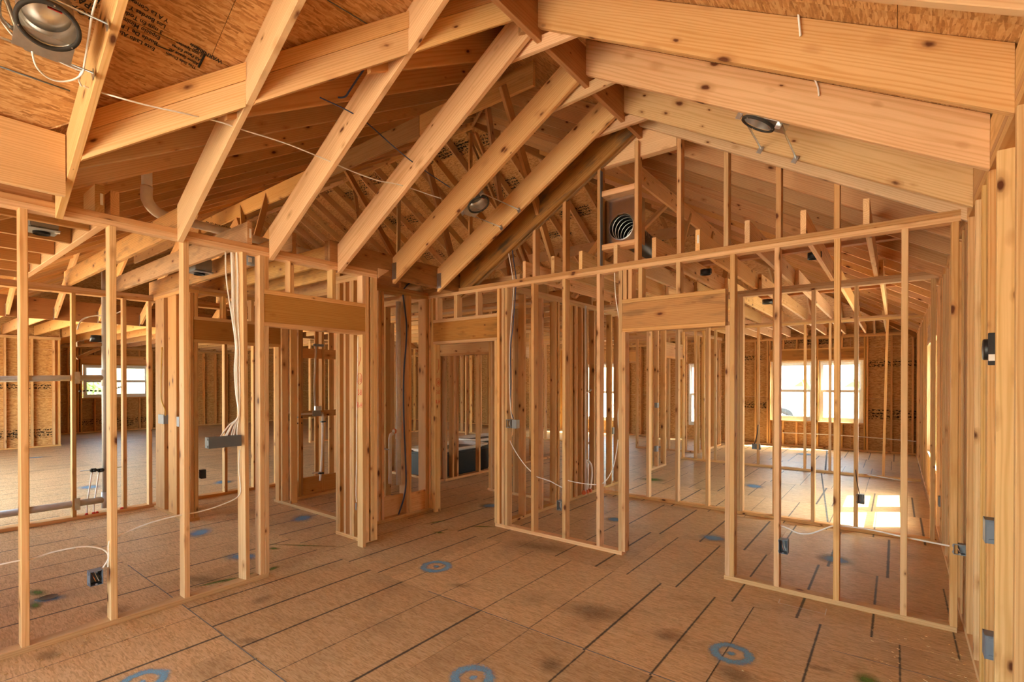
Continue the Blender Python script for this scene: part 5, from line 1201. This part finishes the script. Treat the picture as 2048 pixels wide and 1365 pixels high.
wl_ = thing('water_lines', 'two thin white water lines with black valves in the left partition', 'pipe', (-7.77, 1.6, 0))
for (a, b) in ((185, 174), (199, 188)):
    tube(wl_, 'water_line', ax('X', -7.76, (a, 940), (a - 4, 965), (b + 1, 1005), (b, 1028)), 0.008, 'white_cable', 8, 6)
    c_ = at('X', -7.74, a + 2, 941); box(wl_, 'valve', c_, (0.05, 0.07, 0.045), 'black_plastic', bev=0.01); lathe(wl_, 'valve_stub', [(0.001, 0.05), (0.011, 0.05), (0.011, 0.0)], c_ + V((0.02, 0, 0)), (1, 0, 0), 'black_plastic', 10)
tube(wl_, 'valve_rail', ax('X', -7.78, (160, 943), (247, 934)), 0.006, 'galvanized', 6, 1)
fcl = []
for i, q in enumerate(((173, 1034), (187, 1031), (194, 1031), (243, 1022), (245, 1031))):
    c_ = at('X', -7.72, *q); o = lathe(None, 'pipe_cap', [(0.001, 0.02), (0.012, 0.018), (0.018, 0.0), (0.001, 0.0)], (c_.x, c_.y, 0.039), (0, 0, 1), 'red_paint', 12)
    tag(o, ('red pipe cap on the left plate, nearest the picture edge', 'red pipe cap on the left plate, below the first water line', 'red pipe cap on the left plate, right of both water lines', 'big red pipe cap on the left plate behind the second stud', 'lower of two red caps behind the second left stud')[i], 'cap', 'red caps on the left partition plate')
ap = thing('vent_pipe', 'white vent pipe with an elbow in the attic behind the second rafter', 'pipe', at('Z', 2.99, 292, 425))
b0 = at('Z', 2.99, 294, 424)
P_ = [V((b0.x, b0.y, 3.62)), V((b0.x, b0.y, 3.16))]
tube(ap, 'riser', P_, 0.036, 'white_pvc', 16, 1)
e1 = at('Z', 2.99, 345, 441); e2 = at('Z', 2.99, 520, 484); ed = (e2 - e1).normalized()
tube(ap, 'elbow', [V((b0.x, b0.y, 3.19)), V((b0.x, b0.y, 3.09)), V((b0.x, b0.y, 3.02)) + ed * 0.05, V((b0.x, b0.y, 2.99)) + ed * 0.13, V((b0.x, b0.y, 2.99)) + ed * 0.20], 0.041, 'white_pvc', 16, 6)
tube(ap, 'run', [V((b0.x, b0.y, 2.99)) + ed * 0.16, e2 + ed * 1.5], 0.036, 'white_pvc', 16, 1)
text(ap, 'pipe_print', 'PVC DWV 2 IN', at('Z', 3.01, 408, 450) + V((0.038, 0, 0)), ed, V((1, 0, 0)) - ed * ed.x, 0.035, 'ink')
dr = thing('drain_pipe', 'white drain stack with a branch between the alcove studs', 'pipe', (-4.80, 3.8, 0.3))
c_ = at('X', -4.80, 797, 970); ytop = at('X', -4.80, 795, 598)
tube(dr, 'stack', [c_, V((c_.x, c_.y, 2.62))], 0.030, 'white_pvc', 16, 1)
cb2 = at('X', -4.80, 797, 862); lathe(dr, 'tee_joint', [(0.031, -0.10), (0.037, -0.10), (0.037, 0.10), (0.031, 0.10)], V((c_.x, c_.y, cb2.z)), (0, 0, 1), 'white_pvc', 16)
cs = at('X', -4.80, 780, 968); ce = at('X', -4.80, 780, 876)
tube(dr, 'branch', [cs, ce, ce + V((0, 0.012, 0.035)), ce + V((0, 0.05, 0.05))], 0.020, 'white_pvc', 12, 1)
tube(dr, 'branch', [V((c_.x, c_.y, cb2.z)), V((c_.x, ce.y + 0.05, cb2.z))], 0.022, 'white_pvc', 12, 1)
lathe(dr, 'caulk_ring', [(0.023, 0.0), (0.034, 0.0), (0.030, 0.015), (0.023, 0.015)], V((c_.x, ce.y + 0.06, cb2.z)), (0, 1, 0), 'foam_orange', 14)
cable('thin stub of pipe beside the drain branch', ax('X', -4.80, (765, 898), (779, 900)), 0.009, 'galvanized')
swr = thing('shower_pipes', 'shower riser and valve pipes framed in the closet alcove', 'pipe', (-6.62, 4, 0.4))
def sx_(*q): return ax('X', -6.62, *q)
tube(swr, 'riser', sx_((632, 693), (630, 740), (629, 780), (631, 826)), 0.014, 'white_pvc', 8, 4)
tube(swr, 'cross_pipe', sx_((602, 829), (646, 826)), 0.014, 'white_pvc', 8, 1)
tube(swr, 'supply_pipe', sx_((645, 828), (645, 880), (643, 930), (640, 962)), 0.016, 'white_cable', 8, 4)
tube(swr, 'supply_pipe', sx_((600, 829), (599, 900), (599, 966)), 0.016, 'white_cable', 8, 4)
box(swr, 'valve_body', at('X', -6.60, 633, 827), (0.06, 0.12, 0.08), 'box_gray', bev=0.01); box(swr, 'valve_plate', at('X', -6.60, 636, 817), (0.04, 0.10, 0.06), 'galvanized', bev=0.004)
box(swr, 'shower_elbow', at('X', -6.58, 637, 691), (0.04, 0.16, 0.035), 'box_gray', bev=0.006)
tube(swr, 'tub_spout_stub', sx_((625, 947), (641, 945)), 0.012, 'white_pvc', 8, 1)
for q in ((599, 835), (646, 844), (642, 947), (598, 847)): box(swr, 'pipe_clip', at('X', -6.60, *q), (0.04, 0.07, 0.02), 'black_plastic')
pe = thing('vent_riser', 'thin grey riser with white loops of tubing behind the inner studs', 'pipe', (-3.49, 6.2, 0))
def sy_(*q): return ax('X', -3.50, *q)
tube(pe, 'riser', sy_((1171, 612), (1171, 990)), 0.014, 'white_pvc', 10, 1)
tube(pe, 'tubing_loop', sy_((1172, 922), (1176, 922), (1182, 930), (1184, 945), (1182, 970), (1179, 982)), 0.014, 'white_cable', 9, 6)
tube(pe, 'tubing_loop', sy_((1172, 924), (1174, 930), (1176, 945), (1175, 970), (1174, 984)), 0.014, 'white_cable', 9, 6)
tube(pe, 'faucet_stub', sy_((1171, 787), (1178, 783), (1183, 780)), 0.012, 'bright_metal', 8, 1)
for q in ((1168, 985), (1174, 984), (1180, 981)): lathe(pe, 'red_collar', [(0.03, 0), (0.034, 0.02), (0.02, 0.05), (0.001, 0.05)], V((-3.50, at('X', -3.5, *q).y, 0.045)), (0, 0, 1), 'foam_orange', 10)

# ------------------------------------------------------------------ tubs waiting at the end of the hall
def tub(label, c, L_, w_, h_):
    c = V(c); t = thing('bathtub', label, 'bathtub', c)
    n = 36; prof = [(1.0, 0.0), (1.0, 0.03), (0.86, 0.03), (0.80, -0.02), (0.70, -h_ * 0.75), (0.5, -h_ * 0.85), (0.001, -h_ * 0.86)]
    vs, fs = [], []
    def pt(s_, a):
        cx_, sy2 = math.cos(a), math.sin(a); e = 0.32
        return (math.copysign(abs(cx_) ** e, cx_) * w_ / 2 * s_, math.copysign(abs(sy2) ** e, sy2) * L_ / 2 * (1 - (1 - s_) * w_ / L_))
    for s_, z in prof:
        for k_ in range(n): x_, y_ = pt(s_, 2 * math.pi * k_ / n); vs.append((x_, y_, z + h_))
    for i in range(len(prof) - 1):
        for k_ in range(n): a, b = i * n + k_, i * n + (k_ + 1) % n; fs.append((a, b, b + n, a + n))
    link('basin', mesh('basin', vs, fs, 'tub_white', True), t, Matrix.Translation(c))
    box(t, 'underside', c + V((0, 0, h_ * 0.47)), (w_ * 0.93, L_ * 0.97, h_ * 0.9), 'black_plastic', bev=0.03)
    for sy2 in (-1, 1): box(t, 'foot_rail', c + V((0, sy2 * L_ * 0.35, 0.02)), (w_ * 0.9, 0.06, 0.04), 'black_plastic')
tub('white rimmed bathtub with black underside seen through the small door', (-6.45, 6.45, 0.0), 1.45, 0.85, 0.46)
tub('bathtub glimpsed between the alcove studs', (-6.95, 7.9, 0.0), 1.2, 0.75, 0.46)

wdg = thing('wedge_block', 'pale triangular wedge under the dark beam at the alcove corner', 'block', (XA, 3.16, 2.6))
prism(wdg, 'wedge', [(3.16, 2.70), (3.16, 2.80), (3.30, 2.80)], 'X', XA - 0.08, XA + 0.005, 'pine', (1.1, 1.02, 0.95))
